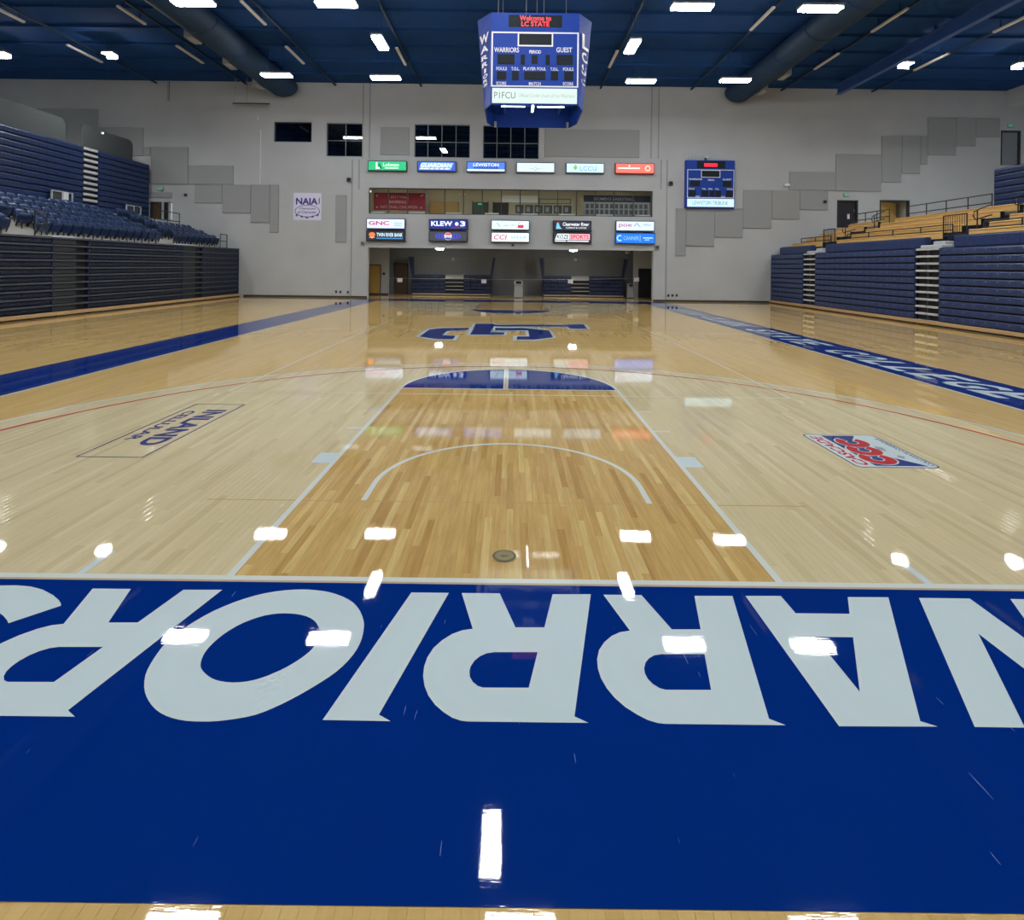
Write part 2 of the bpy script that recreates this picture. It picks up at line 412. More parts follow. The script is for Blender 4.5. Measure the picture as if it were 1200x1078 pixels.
wall_far = holes_wall('wall_far', XL, XR, 0, ZC, YW, YW+.35, [H_ALC, H_PRESS, *H_W, H_DL1, H_DL2, H_DR1, H_DR2, H_DR3], M['wall'])
def room(name, h, depth, m, parent, thick=.05, floor_m=None):
    """open-fronted box behind an opening of the far wall"""
    y0, y1 = YW+.35, YW+.35+depth; b = MB()
    b.box(h[0]-thick, y0, h[1]-thick, h[0], y1, h[3]+thick); b.box(h[2], y0, h[1]-thick, h[2]+thick, y1, h[3]+thick)
    b.box(h[0], y0, h[3], h[2], y1, h[3]+thick); b.box(h[0], y0, h[1]-thick, h[2], y1, h[1]); b.box(h[0]-thick, y1, h[1]-thick, h[2]+thick, y1+thick, h[3]+thick)
    return struct(b.build(name, m))
for h in H_W: room('wall_upper_room', h, 2.5, M['pressd'], wall_far)
room('wall_doorway', H_DR1, .8, M['pressd'], wall_far); room('wall_doorway', H_DR2, 1.6, M['press'], wall_far); room('wall_doorway', H_DR3, 1.2, M['alcove'], wall_far)
room('wall_doorway', H_DL1, .5, M['pressd'], wall_far); room('wall_doorway', H_DL2, .8, M['white'], wall_far)
hp = (H_PRESS[0]-.6, H_PRESS[1]-.9, H_PRESS[2]+.6, H_PRESS[3]+.5)
room('wall_press_box', hp, 3.0, M['press'], wall_far)
# vertical panel joints and the two pilaster edges of the centre bay
for k, (px, ya, yb) in enumerate(((426, 97, 186), (434, 97, 186), (764, 101, 186), (772.5, 101, 186), (413, 187, 348), (782, 187, 352), (421, 187, 222), (775, 187, 222))):
    a = onY(px, ya, YW); b = onY(px, yb, YW)
    struct(MB().box(a[0]-.035, YW-.03, b[1], a[0]+.035, YW+.01, min(a[1], ZC)).build('trim_%d' % (k+1), M['acoustic']))
struct(MB().box(-16.4, YW-.03, 0, ALX0-.02, YW, .11).build('baseboard_far', M['baseb']))
struct(MB().box(ALX1+.02, YW-.03, 0, 15.8, YW, .11).build('baseboard_far', M['baseb']))
# alcove behind the far wall
ax0, ax1 = -10.6, 10.6
alc = MB(); alc.box(ax0-.2, YW+.35, 0, ax0, AY+.2, 3.4); alc.box(ax1, YW+.35, 0, ax1+.2, AY+.2, 3.4)
alc.box(ax0, AY, 0, ax1, AY+.2, 3.4)
alcove = struct(alc.build('wall_alcove', M['alcove']))
struct(MB().box(ax0, YW+.35, 3.28, ax1, AY, 3.4).build('ceiling_alcove', M['alcove']))
YD = 35.2
dl = onY(432.2, 320, YD)[0], onY(446.6, 320, YD)[0]; cl = onY(455.5, 320, YD)[0]
dr = onY(748.0, 320, YD)[0], onY(763.5, 320, YD)[0]; cr_ = onY(742.5, 320, YD)[0]
holes_wall('wall_alcove_left', ax0, cl, 0, 3.28, YD, YD+.15, [(dl[0], 0, dl[1], 2.06)], M['wall'])
holes_wall('wall_alcove_right', cr_, ax1, 0, 3.28, YD, YD+.15, [(dr[0], 0, dr[1], 2.0)], M['wall'])
struct(MB().box(cl-.001, YD-.03, 0, ax0, YD, .1).build('baseboard_alcove', M['baseb']))
# bulkhead along the right wall
struct(MB().box(30.15, -9, 12.15, XR, YW, ZC).build('bulkhead', M['wall']))

# ------------------------------------------------------------------ court: stains, boards, paint, lines
Z = dict(area=.0006, lane=.0010, board=.0020, blue=.0028, line=.0034, logo=.0040, logo2=.0046, logo3=.0052, logo4=.0058)
def flat(name, polys, m, z, parent=floor):
    b = MB()
    for p in polys:
        a = 0.0
        for i in range(len(p)): a += p[i][0]*p[(i+1) % len(p)][1] - p[(i+1) % len(p)][0]*p[i][1]
        q = p if a > 0 else p[::-1]
        b.quad(*[(x, y, z) for x, y in q])
    return b.build(name, m, parent)
def rect(x0, y0, x1, y1): return [(x0, y0), (x1, y0), (x1, y1), (x0, y1)]
def ring_polys(cx, cy, ri, ro, a0, a1, n):
    A, B = arc(cx, cy, ri, a0, a1, n), arc(cx, cy, ro, a0, a1, n)
    return [[A[k], B[k], B[k+1], A[k+1]] for k in range(n)]
LY = 28.65; FT = 5.791; LW = .0508
def mir(polys): return [[(x, LY - y) for x, y in p] for p in polys]
for side, f in (('near', lambda p: p), ('far', mir)):
    big = arc(0, 1.6, 6.75, 12, 168, 60); pale = [(6.6, 0)] + big + [(-6.6, 0)]
    flat('three_point_area', f([pale]), M['pale'], Z['area'])
    flat('lane_area', f([rect(-1.829, 0, 1.829, FT)]), M['lane'], Z['lane'])
    flat('free_throw_semicircle', f([arc(0, FT, 1.829, 0, 180, 40)]), M['cblue'], Z['blue'])
    flat('court_apron', f([rect(-7.67, -1.92, 7.67, -LW-.022)]), M['cblue'], Z['blue'])
    flat('baseline', f([rect(-7.67, -LW, 7.67, 0)]), M['cline'], Z['line'])
    flat('baseline_edge', f([rect(-7.67, -LW-.022, 7.67, -LW)]), M['ctan'], Z['line'])
    for s in (-1, 1): flat('lane_line', f([rect(s*1.829, 0, s*(1.829-LW), FT)]), M['cline'], Z['line'])
    flat('free_throw_line', f([rect(-1.829, FT-LW, 1.829, FT)]), M['cline'], Z['line'])
    flat('free_throw_circle', f(ring_polys(0, FT, 1.829-LW, 1.829, 0, 180, 40)), M['cline'], Z['logo'])
    flat('restricted_arc', f(ring_polys(0, 1.6, 1.219, 1.27, 0, 180, 40) + [rect(1.219, 1.22, 1.27, 1.6), rect(-1.27, 1.22, -1.219, 1.6)]), M['cline'], Z['line'])
    flat('three_point_line', f(ring_polys(0, 1.6, 6.70, 6.75, 12, 168, 70) + [rect(6.55, 0, 6.6, 3.0), rect(-6.6, 0, -6.55, 3.0)]), M['cline'], Z['line'])
    flat('inner_three_point_line', f(ring_polys(0, 1.6, 6.285, 6.335, 0, 180, 70) + [rect(s_*6.285, 0, s_*6.335, 1.6) for s_ in (-1, 1)]), M['cred'], Z['line'])
    for s in (-1, 1):
        flat('lane_block', f([rect(s*1.829, 2.14, s*2.03, 2.455)]), M['cwhite'], Z['line'])
        for y in (3.39, 4.36): flat('lane_hash_mark', f([rect(s*1.829, y, s*2.03, y+LW)]), M['cline'], Z['line'])
        flat('coaching_tick', f([rect(s*2.765, 0, s*2.815, .305)]), M['cwhite'], Z['line'])
        flat('corner_dash', f([rect(s*4.525, 5.04, s*4.57, 5.21)]), M['cthin'], Z['line'])
for s in (-1, 1):
    flat('sideline_band', [rect(s*7.67, -1.92, s*9.08, LY+1.92)], M['cblue'], Z['blue'])
    flat('sideline', [rect(s*7.62, -LW, s*7.67, LY+LW)], M['cline'], Z['line'])
    flat('volleyball_sideline', [rect(s*4.45, 5.334, s*4.5, 23.316)], M['cthin'], Z['line'])
    flat('volleyball_end_line', [rect(-4.5, 14.325+s*8.99, 4.5, 14.325+s*8.95)], M['cthin'], Z['line'])
    flat('attack_line', [rect(-4.5, 14.325+s*3, 4.5, 14.325+s*2.96)], M['cthin'], Z['line'])
flat('half_court_line', [rect(-7.62, 14.30, 7.62, 14.35)], M['cthin'], Z['line'])
flat('floor_seam', [rect(-2.6, 1.195, -1.28, 1.21), rect(-1.21, 1.195, 1.21, 1.21), rect(1.28, 1.195, 2.6, 1.21)], M['cseam'], Z['blue'])
flat('seam_line', [rect(-.10, FT, -.085, FT+1.8), rect(-.035, FT, -.02, FT+1.8)], M['cline'], Z['line'])
flat('seam_gap', [rect(-.085, FT, -.035, FT+1.8)], M['ctan'], Z['line'])

# apron lettering: every letter a part, upside down as seen from the court's end
SH = .2146
def letter(outline, hole=None, name='apron_letter'):
    cu = bpy.data.curves.new('l', 'CURVE'); cu.dimensions = '2D'; cu.fill_mode = 'BOTH'
    for P in ([outline] if hole is None else [outline, hole]):
        sp = cu.splines.new('POLY'); sp.points.add(len(P)-1)
        for q, p in zip(sp.points, P): q.co = (p[0], p[1], 0, 1)
        sp.use_cyclic_u = True
    ob = bpy.data.objects.new('l', cu); me = bpy.data.meshes.new_from_object(ob)
    bpy.data.objects.remove(ob); bpy.data.curves.remove(cu)
    for v in me.vertices: v.co.z = Z['logo']
    n = sum((p.normal.z for p in me.polygons))
    if n < 0: me.flip_normals()
    me.materials.clear(); me.materials.append(M['cwhite']); me.name = name
    return link(name, me, floor)
def px(o, k, L): return [onZ(o[0]+a/k, o[1]+b/k) for a, b in L]
def smooth(P, sub=4):
    """Catmull-Rom through a closed run of points"""
    n = len(P); out = []
    for i in range(n):
        p0, p1, p2, p3 = P[i-1], P[i], P[(i+1) % n], P[(i+2) % n]
        for k in range(sub):
            t = k/sub
            out.append(tuple(.5*((2*p1[j]) + (-p0[j]+p2[j])*t + (2*p0[j]-5*p1[j]+4*p2[j]-p3[j])*t*t + (-p0[j]+3*p1[j]-3*p2[j]+p3[j])*t**3) for j in (0, 1)))
    return out
o4 = (480, 670)
R_out = px(o4, 5, [(305,128),(528,130),(620,330),(790,330),(838,135),(1062,135),(966,852),(1048,890),(340,882),(300,877),(250,860),(200,828),(150,785),(110,730),(88,675),(79,615),(85,560),(104,505),(140,450),(190,405),(250,368),(310,346),(370,338)])
R_in = px(o4, 5, [(750,475),(698,684),(430,683),(400,674),(370,650),(353,620),(350,588),(358,558),(380,525),(410,500),(450,482),(495,475)])
for dx in (0, .888, -2.312):
    letter([(x+dx, y) for x, y in R_out], [(x+dx, y) for x, y in R_in])
letter(px((300,670), 5, [(910,125),(1130,127),(720,842),(788,880),(390,873)]))
o2 = (150, 670)
letter(smooth(px(o2, 5, [(102,610),(130,548),(175,478),(230,412),(320,340),(450,260),(560,207),(680,162),(800,130),(920,112),(1020,107),(1100,111),(1180,123),(1260,150),(1320,185),(1360,235),(1380,290),(1382,330),(1370,395),(1340,460),(1290,525),(1220,590),(1140,645),(1050,700),(950,755),(850,803),(750,842),(640,865),(520,880),(430,882),(340,878),(260,862),(190,832),(140,788),(108,735),(95,680)]), 2),
       smooth(px(o2, 5, [(425,550),(432,515),(455,470),(500,420),(560,370),(640,320),(720,285),(800,260),(880,248),(950,248),(1015,256),(1070,275),(1105,305),(1122,345),(1122,375),(1100,428),(1060,475),(1000,520),(930,562),(850,600),(770,630),(690,648),(610,653),(540,645),(490,628),(450,598),(430,572)]), 2))
letter(px((860,670), 5, [(68,145),(275,145),(362,247),(678,250),(667,152),(905,153),(1092,880),(1195,912),(617,910)]), px((860,670), 5, [(475,385),(698,387),(738,708)]))
letter([(x - SH*t, -.165 - t) for x, t in [(2.601,0),(2.92,0),(3.04,.55),(3.175,0),(3.494,0),(3.746,1.01),(3.52,1.01),(3.33,.346),(3.169,1.01),(2.926,1.01),(2.765,.346),(2.575,1.01),(2.349,1.01)]])
letter(px((0,670), 5, [(100,83),(180,90),(250,108),(310,140),(345,170),(358,193),(355,203),(50,305),(40,285),(20,262),(0,247)]) +
       [(-2.99,-.42),(-3.12,-.40),(-3.25,-.43),(-3.28,-.50),(-3.22,-.57),(-3.05,-.64),(-2.97,-.75),(-2.97,-.90),(-3.06,-1.03),(-3.22,-1.13),(-3.45,-1.18),(-3.70,-1.17),(-3.92,-1.08),(-4.0,-.94),(-3.72,-.86),(-3.62,-.93),(-3.48,-.95),(-3.36,-.90),(-3.33,-.82),(-3.40,-.75),(-3.56,-.68),(-3.65,-.56),(-3.64,-.40),(-3.54,-.27),(-3.37,-.18),(-3.18,-.15)])
# sideline lettering, read from the court
for k, c in enumerate('LEWIS-CLARK STATE COLLEGE'):
    if c == ' ': continue
    wl = .3 if c == 'I' else .64; hl = .14 if c == '-' else .84; ye = 25.35 - .80*k - (.40 if c != 'I' else .35) + wl/2
    me = text_mesh(c, M['cwhite'], (7.96 if c != '-' else 8.3, ye, Z['line']), (0,-1,0), (1,0,0), wl, hl, .03, 0, 'sideline_letter')
    for v in me.vertices: v.co.y -= (v.co.x - 8.38) * .34          # the lettering leans towards its reading direction
    link('sideline_letter', me, floor)
# centre court monogram
oc = (470, 340)
def mono(L): return px(oc, 5, L)
flat('monogram_outline', [mono([(85,272),(150,226),(240,218),(410,218),(395,236),(285,242),(258,262),(340,266),(322,294),(190,293)]),
     mono([(540,216),(725,217),(775,222),(880,234),(908,280),(790,297),(655,295),(655,268),(735,268),(728,242),(540,241)])], M['cwhite'], Z['line'])
flat('monogram_body', [mono([(110,272),(165,231),(250,222),(402,222),(388,234),(270,240),(240,264),(318,268),(305,287),(205,287)]),
     mono([(552,222),(720,222),(765,227),(868,237),(890,277),(785,290),(677,290),(681,272),(752,272),(744,236),(552,236)])], M['cblue'], Z['logo'])
flat('monogram_outline', [mono([(425,194),(548,194),(558,201),(965,201),(980,197),(1080,197),(1112,230),(985,232),(965,217),(550,217),(530,245),(625,246),(618,265),(380,265)])], M['cwhite'], Z['logo2'])
flat('monogram_body', [mono([(438,197),(543,197),(552,203.5),(970,203.5),(985,200),(1070,200),(1092,227),(995,227),(972,214),(545,214),(522,248),(606,248),(602,261),(405,261)])], M['cblue'], Z['logo3'])
# wireless company box, left wing
x0, x1, y0, y1 = -4.53, -3.82, 2.23, 4.53; t = .018
flat('sponsor_box_outline', [rect(x0, y0, x1, y0+t), rect(x0, y1-t, x1, y1), rect(x0, y0+t, x0+t, y1-t), rect(x1-t, y0+t, x1, y1-t)], M['clogo'], Z['line'])
text(floor, 'INLAND', M['clogo'], (-4.19, 4.2, Z['line']), (0,-1,0), (1,0,0), 1.56, .275, .03, 0, 'sponsor_lettering')
text(floor, 'CELLULAR', M['clogo'], (-4.43, 4.13, Z['line']), (0,-1,0), (1,0,0), 1.31, .135, .02, 0, 'sponsor_lettering')
# conference badge, right wing: reads from the lane, its top towards the sideline at the left of the reader
bx0, bx1, by0, by1 = 3.65, 4.535, 2.2, 3.37
def rrect(x0, y0, x1, y1, r): return arc(x1-r, y1-r, r, 0, 90, 5) + arc(x0+r, y1-r, r, 90, 180, 5) + arc(x0+r, y0+r, r, 180, 270, 5) + arc(x1-r, y0+r, r, 270, 360, 5)
flat('badge_border', [rrect(bx0, by0, bx1, by1, .07)], M['clogo'], Z['line'])
flat('badge_field', [rrect(bx0+.014, by0+.014, bx1-.014, by1-.014, .06)], M['cwhite'], Z['logo'])
flat('badge_sky', [[(3.87,by0+.05),(4.43,by0+.05),(4.16,2.6),(4.19,2.75),(4.13,2.9),(4.24,3.05),(4.20,3.2),(4.28,by1-.05),(3.87,by1-.05)]], M['clogo'], Z['logo2'])
for k in range(3):
    yc = 2.47 + .29*k; xc = 4.03 + .035*k
    flat('badge_swash', ring_polys(xc, yc, .055, .195, 112, 418, 24), M['cwhite'], Z['logo3'])
    flat('badge_letter', ring_polys(xc, yc, .070, .180, 122, 408, 24), M['clred'], Z['logo4'] + .0003*k)
flat('badge_peak', [[(4.30,2.72),(4.24,2.80),(4.27,2.92),(4.34,2.86)], [(4.33,2.48),(4.29,2.54),(4.33,2.6),(4.38,2.55)]], M['clgrey'], Z['logo3'])
text(floor, 'CASCADE', M['clred'], (3.83, 2.27, Z['logo2']), (0,1,0), (-1,0,0), 1.02, .125, .03, .2, 'badge_lettering')
text(floor, 'COLLEGIATE CONFERENCE', M['clogo'], (4.51, 2.27, Z['logo2']), (0,1,0), (-1,0,0), .95, .05, .015, 0, 'badge_lettering')
# bronze cap of the goal sleeve in front of the baseline
cap = MB(); n = 24
cap.add([(.085*cos(2*pi*k/n)-.008, .085*sin(2*pi*k/n)+.292, Z['logo3']) for k in range(n)] + [(.066*cos(2*pi*k/n)-.008, .066*sin(2*pi*k/n)+.292, Z['logo3']+.002) for k in range(n)], [(k, (k+1) % n, n+(k+1) % n, n+k) for k in range(n)])
capo = cap.build('sleeve_cap_ring', M['bronzed'], floor)
cp = MB(); cp.add([(.066*cos(2*pi*k/n)-.008, .066*sin(2*pi*k/n)+.292, Z['logo3']+.002) for k in range(n)], [tuple(range(n))])
cp.box(-.03, .285, Z['logo3']+.002, .014, .299, Z['logo3']+.005); cp.build('sleeve_cap', M['bronze'], floor)

# maple boards near the baseline: the nearest 300 are parts, the next rows one joined part
cells = []
for i in range(-110, 110):
    off = (((i + 1000.0) * 0.618034) % 1.0) * BL
    xa, xb = i*BW, (i+1)*BW
    for j in range(-4, 4):
        ya, yb = j*BL - off, (j+1)*BL - off
        for lo, hi in ((-2.6, -1.921), (.001, 2.6)):
            a, b = max(ya, lo), min(yb, hi)
            if b - a < .02: continue
            xc = (xa+xb)/2
            if abs(xc) > (2.2 if lo < 0 else 5.2 + a*.9): continue
            m = 'court' if lo < 0 else ('lane' if abs(xc) < 1.829 else 'pale')
            d = math.hypot(xc - CAM[0], (a+b)/2 - CAM[1]) if lo > 0 else 0
            cells.append((d, xa, xb, a, b, m))
cells.sort(key=lambda c: c[0])
def board(mb, xa, xb, a, b):
    g, e = .0003, .0006
    x0, x1, y0, y1 = xa+g, xb-g, a+g, b-g; z0, z1 = Z['lane']+.0002, Z['board']
    mb.add([(x0,y0,z0),(x1,y0,z0),(x1,y1,z0),(x0,y1,z0),(x0+e,y0+e,z1),(x1-e,y0+e,z1),(x1-e,y1-e,z1),(x0+e,y1-e,z1)], [(4,5,6,7),(0,1,5,4),(1,2,6,5),(2,3,7,6),(3,0,4,7)])
for c in cells[:300]:
    mb = MB(); board(mb, *c[1:5]); mb.build('floor_board', M[c[5]], floor)
for key in ('lane', 'pale'):
    mb = MB()
    for c in cells[300:]:
        if c[5] == key: board(mb, *c[1:5])
    o = mb.build('floor_boards', M[key], floor); o['kind'] = 'stuff'

# ------------------------------------------------------------------ far wall: acoustic panels, glazing, signs
def panel(px0, py0, px1, py1, label, group, m='acoustic', th=.07, name='acoustic_panel', Y=YW):
    a = wr(px0, py0, px1, py1, Y)
    o = MB().bev(a[0]+.008, Y-th, a[1]+.008, a[2]-.008, Y-.001, a[3]-.004, .012).build(name, M[m])
    return tag(o, label, 'wall panel', group)
GL, GR = 'stepped fabric panels left of the centre bay', 'stepped fabric panels right of the centre bay'
for k, (r, lab) in enumerate([
    ((30,127.5,115.6,182.5), 'grey fabric wall panel behind the dark parapet panels, topmost on the left'),
    ((115.6,149.4,168.5,182.6), 'grey fabric wall panel second step down behind the left upper bleacher'),
    ((168.5,172.3,176.8,182.6), 'narrow grey fabric panel strip beside the left upper bleacher'),
    ((176.8,172.3,221,216.2), 'tall grey fabric wall panel just right of the left upper bleacher top'),
    ((221,194,274,216.2), 'grey fabric wall panel at the lower end of the upper left steps'),
    ((229,216.5,261,238.2), 'grey fabric wall panel right of the bright left doorway, highest of the lower left steps'),
    ((261,216.5,294.4,249.8), 'grey fabric wall panel second of the lower left steps'),
    ((294.4,216.5,316.5,261), 'grey fabric wall panel third of the lower left steps'),
    ((316.5,216.5,327,272.5), 'narrow tall grey fabric panel ending the lower left steps'),
    ((393.4,228.5,406.4,284), 'narrow upright grey fabric panel right of the white square banner')]):
    panel(*r, lab, GL)
for r, lab in [
    ((791.5,244,803.6,300), 'narrow tall grey fabric panel under the left side of the wall scoreboard'),
    ((803.6,244.3,837,288.6), 'grey fabric wall panel directly under the wall scoreboard'),
    ((837,244.6,870.4,278.2), 'grey fabric wall panel under the right edge of the wall scoreboard'),
    ((870.4,222.7,904,267.7), 'grey fabric wall panel right of the wall scoreboard, first of the raised steps'),
    ((904,223,937,257), 'grey fabric wall panel above the far end of the right bleacher'),
    ((937,223.2,970,246.2), 'grey fabric wall panel left of the black upper door'),
    ((924.5,201.5,978.8,223.1), 'grey fabric wall panel lowest of the upper right steps'),
    ((978.8,180.8,1032.5,224.3), 'grey fabric wall panel above the black upper door'),
    ((1032.5,159.8,1056,214), 'grey fabric wall panel above the open blond door, left of three'),
    ((1056,160,1078,203.5), 'grey fabric wall panel above the open blond door, middle of three'),
    ((1078,160.2,1086.5,192.8), 'narrow grey fabric panel above the right walkway'),
    ((1086.5,138,1120,182.2), 'grey fabric wall panel high on the right, left one of the top step'),
    ((1120,138.3,1143,171.6), 'grey fabric wall panel high on the right, middle of the top step'),
    ((1143,138.6,1171,161.2), 'grey fabric wall panel beside the right corner exit door')]:
    panel(*r, lab, GR)
panel(446, 149.3, 480, 182, 'square fabric panel between upper windows above the green sign', 'fabric panels of the centre bay')
panel(638.5, 152, 749.3, 184.5, 'wide fabric panel right of the upper windows', 'fabric panels of the centre bay')

def window(n, h, cols, rowz, glass, bar=.045, frame='framed', deep=.12):
    """glazed opening: frame, mullions and every pane a part"""
    x0, z0, x1, z1 = h; y = YW + deep
    w = thing_struct('window_%d' % n, ((x0+x1)/2, y, z0))
    f = MB()
    for a in ((x0, z0, x0+bar, z1), (x1-bar, z0, x1, z1), (x0+bar, z0, x1-bar, z0+bar), (x0+bar, z1-bar, x1-bar, z1)): f.box(a[0], y-.05, a[1], a[2], y+.05, a[3])
    f.build('window_frame', M[frame], w)
    xs = [x0] + cols + [x1]; zs = [z0] + rowz + [z1]
    for x in cols: MB().box(x-bar/2, y-.05, z0+bar, x+bar/2, y+.05, z1-bar).build('mullion', M[frame], w)
    for z in rowz:
        for i in range(len(xs)-1): MB().box(xs[i]+(bar/2 if i else bar), y-.04, z-bar/2, xs[i+1]-(bar/2 if i < len(xs)-2 else bar), y+.04, z+bar/2).build('transom', M[frame], w)
    for i in range(len(xs)-1):
        for j in range(len(zs)-1):
            MB().box(xs[i]+.02, y-.004, zs[j]+.02, xs[i+1]-.02, y+.004, zs[j+1]-.02).build('pane', glass, w)
    return w
def thing_struct(name, loc):
    o = bpy.data.objects.new(name, None); COL.objects.link(o); o.location = loc
    INV[o.name] = Matrix.Translation(loc).inverted(); return struct(o)
cx = lambda p: onY(p, 240, YW)[0]
window(1, H_PRESS, [cx(p) for p in (454.6,477,498.8,521,543,565,587.5,609.5,631.4,653.5,675.9,698,719.8,742.5)], [], M['glass'], .05)
cw = lambda p: onY(p, 165, YW)[0]
zz = lambda x, y: onY(x, y, YW)[1]
window(2, H_W[0], [], [], M['dglass'], .05, 'framed')
window(3, H_W[1], [cw(404.8)], [zz(404, 164.6)], M['dglass'], .05, 'framew')
window(4, H_W[2], [cw(501.2), cw(517.6), cw(534.2)], [zz(518, 166.4)], M['dglass'], .05, 'framew')
window(5, H_W[3], [cw(582.3), cw(598.6), cw(615)], [zz(598, 167.6)], M['dglass'], .05, 'framew')
for k, (h, zt) in enumerate(((H_W[1], zz(404,164.6)), (H_W[2], zz(518,166.4)), (H_W[3], zz(598,167.6)))):
    g = thing('guard_rail', ('thin barred guard rail behind the window over the white square banner', 'thin barred guard rail behind the upper window left of the hanging scoreboard', 'thin barred guard rail behind the upper window under the hanging scoreboard')[k], 'railing', ((h[0]+h[2])/2, YW+.7, h[1]), 'guard rails behind the upper windows')
    MB().box(h[0], YW+.68, zt-.05, h[2], YW+.72, zt).build('top_rail', M['framew'], g)
    b = MB(); n = int((h[2]-h[0])/.14)
    for i in range(n): x = h[0] + (i+.5)*(h[2]-h[0])/n; b.box(x-.012, YW+.69, h[1], x+.012, YW+.71, zt-.05)
    o = b.build('balusters', M['framew'], g)

# press box behind the long window: displays, furniture, lamps
yb = YW + .35 + 3.0 - .01
def onback(px0, py0, px1, py1, Y): return wr(px0, py0, px1, py1, Y)
def board_thing(name, label, cat, r, Y, m, th=.03, kind=None):
    t = thing(name, label, cat, ((r[0]+r[2])/2, Y, r[1]))
    MB().bev(r[0], Y-th, r[1], r[2], Y, r[3], .004).build('panel', m, t); return t
r = onback(438.3, 226, 498.5, 246.5, YW+.9); Y = YW+.9
t = board_thing('championship_banner', 'dark red championship banner behind the first three press box panes', 'banner', r, Y, M['maroon'])
W_, H_ = r[2]-r[0], r[3]-r[1]
for s, u, v, w, h in (('2017 NAIA', .32, .68, .36, .16), ('BASEBALL', .30, .40, .34, .16), ('NATIONAL CHAMPION', .13, .10, .72, .17)):
    text(t, s, M['mtext'], (r[0]+u*W_, Y-.034, r[1]+v*H_), (1,0,0), (0,0,1), w*W_, h*H_, .01)
def star(cx, cz, rr): return [(cx + (rr if k % 2 == 0 else rr*.42)*sin(pi*k/5), cz + (rr if k % 2 == 0 else rr*.42)*cos(pi*k/5)) for k in range(10)]
for u, v in ((.06,.82),(.92,.82),(.06,.16),(.92,.16)):
    MB().prism(star(r[0]+u*W_, r[1]+v*H_, .09), (0,Y-.036,0), (1,0,0), (0,0,1), (0,.004,0)).build('star', M['mtext'], t)
r = onback(504, 236.3, 537, 251, yb-.4)
t = thing('wooden_cabinet', 'blond plywood cabinet behind the press box glass', 'cabinet', ((r[0]+r[2])/2, yb-.2, hp[1]))
MB().bev(r[0], yb-.4, hp[1]+.005, r[2], yb-.02, r[3], .01).build('body', M['ply'], t)
MB().box(r[0]+.05, yb-.415, hp[1]+.05, (r[0]+r[2])/2-.01, yb-.4, r[3]-.05).build('door', M['ply'], t); MB().box((r[0]+r[2])/2+.01, yb-.415, hp[1]+.05, r[2]-.05, yb-.4, r[3]-.05).build('door', M['ply'], t)
for k, (a, b_) in enumerate(((554.5, 571.5), (578.5, 595))):
    r = onback(a, 237 + k*.4, b_, 252, yb)
    t = thing('door', ('dark green glass door under a green exit lamp in the press box', 'dark grey door right of the green glass door in the press box')[k], 'door', ((r[0]+r[2])/2, yb, hp[1]))
    MB().bev(r[0], yb-.06, hp[1]+.01, r[2], yb, r[3], .008).build('leaf', M['doork'] if k else mat('green_glass_door', (.035,.055,.045,1), .2), t)
    MB().box(r[0]-.06, yb-.07, hp[1]+.01, r[0], yb, r[3]+.06).build('jamb', M['framed'], t); MB().box(r[2], yb-.07, hp[1]+.01, r[2]+.06, yb, r[3]+.06).build('jamb', M['framed'], t)
    MB().tube([(r[2]-.1, yb-.1, hp[1]+1.0), (r[2]-.1, yb-.1, hp[1]+1.2)], .015).build('handle', M['steel'], t)
r = onback(560, 238, 565.5, 240, yb-.1)
t = thing('exit_sign', 'tiny green exit lamp inside the press box above the green door', 'sign', ((r[0]+r[2])/2, yb-.1, r[1])); MB().bev(r[0], yb-.14, r[1], r[2], yb-.07, r[3], .008).build('case', M['exitg'], t)
for k, (a, b_, m, lab) in enumerate(((588, 609, 'paper', 'white rounded board in the press box, left of two'), (610.5, 630, 'paper', 'white rounded board in the press box, right of two'))):
    r = onback(a, 229.0 + k*.3, b_, 237 + k*.3, YW+1.2); board_thing('white_board', lab, 'board', r, YW+1.2, M[m])
r = onback(632, 233, 669, 239, YW+1.8)
t = board_thing('long_frame', 'long pale gold framed strip on the press box back wall', 'picture', r, YW+1.8, M['press'])
for a in ((r[0],r[1],r[2],r[1]+.04),(r[0],r[3]-.04,r[2],r[3]),(r[0],r[1],r[0]+.04,r[3]),(r[2]-.04,r[1],r[2],r[3])): MB().box(a[0], YW+1.745, a[1], a[2], YW+1.769, a[3]).build('frame_bar', M['framed'], t)
for k in range(6):
    x = 604 + k*11.2
    r = onback(x, 240.2 + k*.1, x+9.6, 250 + k*.1, YW+1.5); t = board_thing('photo_board', 'dark photo board low behind the press box panes, number %s from the left' % ('one','two','three','four','five','six')[k], 'picture', r, YW+1.5, M['photo'])
    MB().box(r[0]+.1, YW+1.462, r[1]+.1, r[0]+.32, YW+1.469, r[3]-.12).build('figure_print', M['photog'], t)
r = onback(684, 229.3, 762, 237, YW+.8); Y = YW+.8
t = board_thing('record_board', 'dark record display behind the last press box panes, navy heading over a photo grid', 'board', (r[0], onback(684,229,762,252,Y)[1], r[2], r[3]), Y, M['photog'])
MB().box(r[0], Y-.045, r[1], r[2], Y-.031, r[3]).build('heading', M['bnavy'], t)
text(t, "WOMEN'S BASKETBALL", M['photog'], (r[0]+.6, Y-.048, r[1]+.1), (1,0,0), (0,0,1), 2.6, .2, .01)
for j in range(2):
    for i in range(13):
        x = r[0] + .12 + i*.305; z = r[1] - .12 - j*.36
        MB().bev(x, Y-.045, z-.28, x+.21, Y-.031, z, .003).build('photo', M['photo'], t)
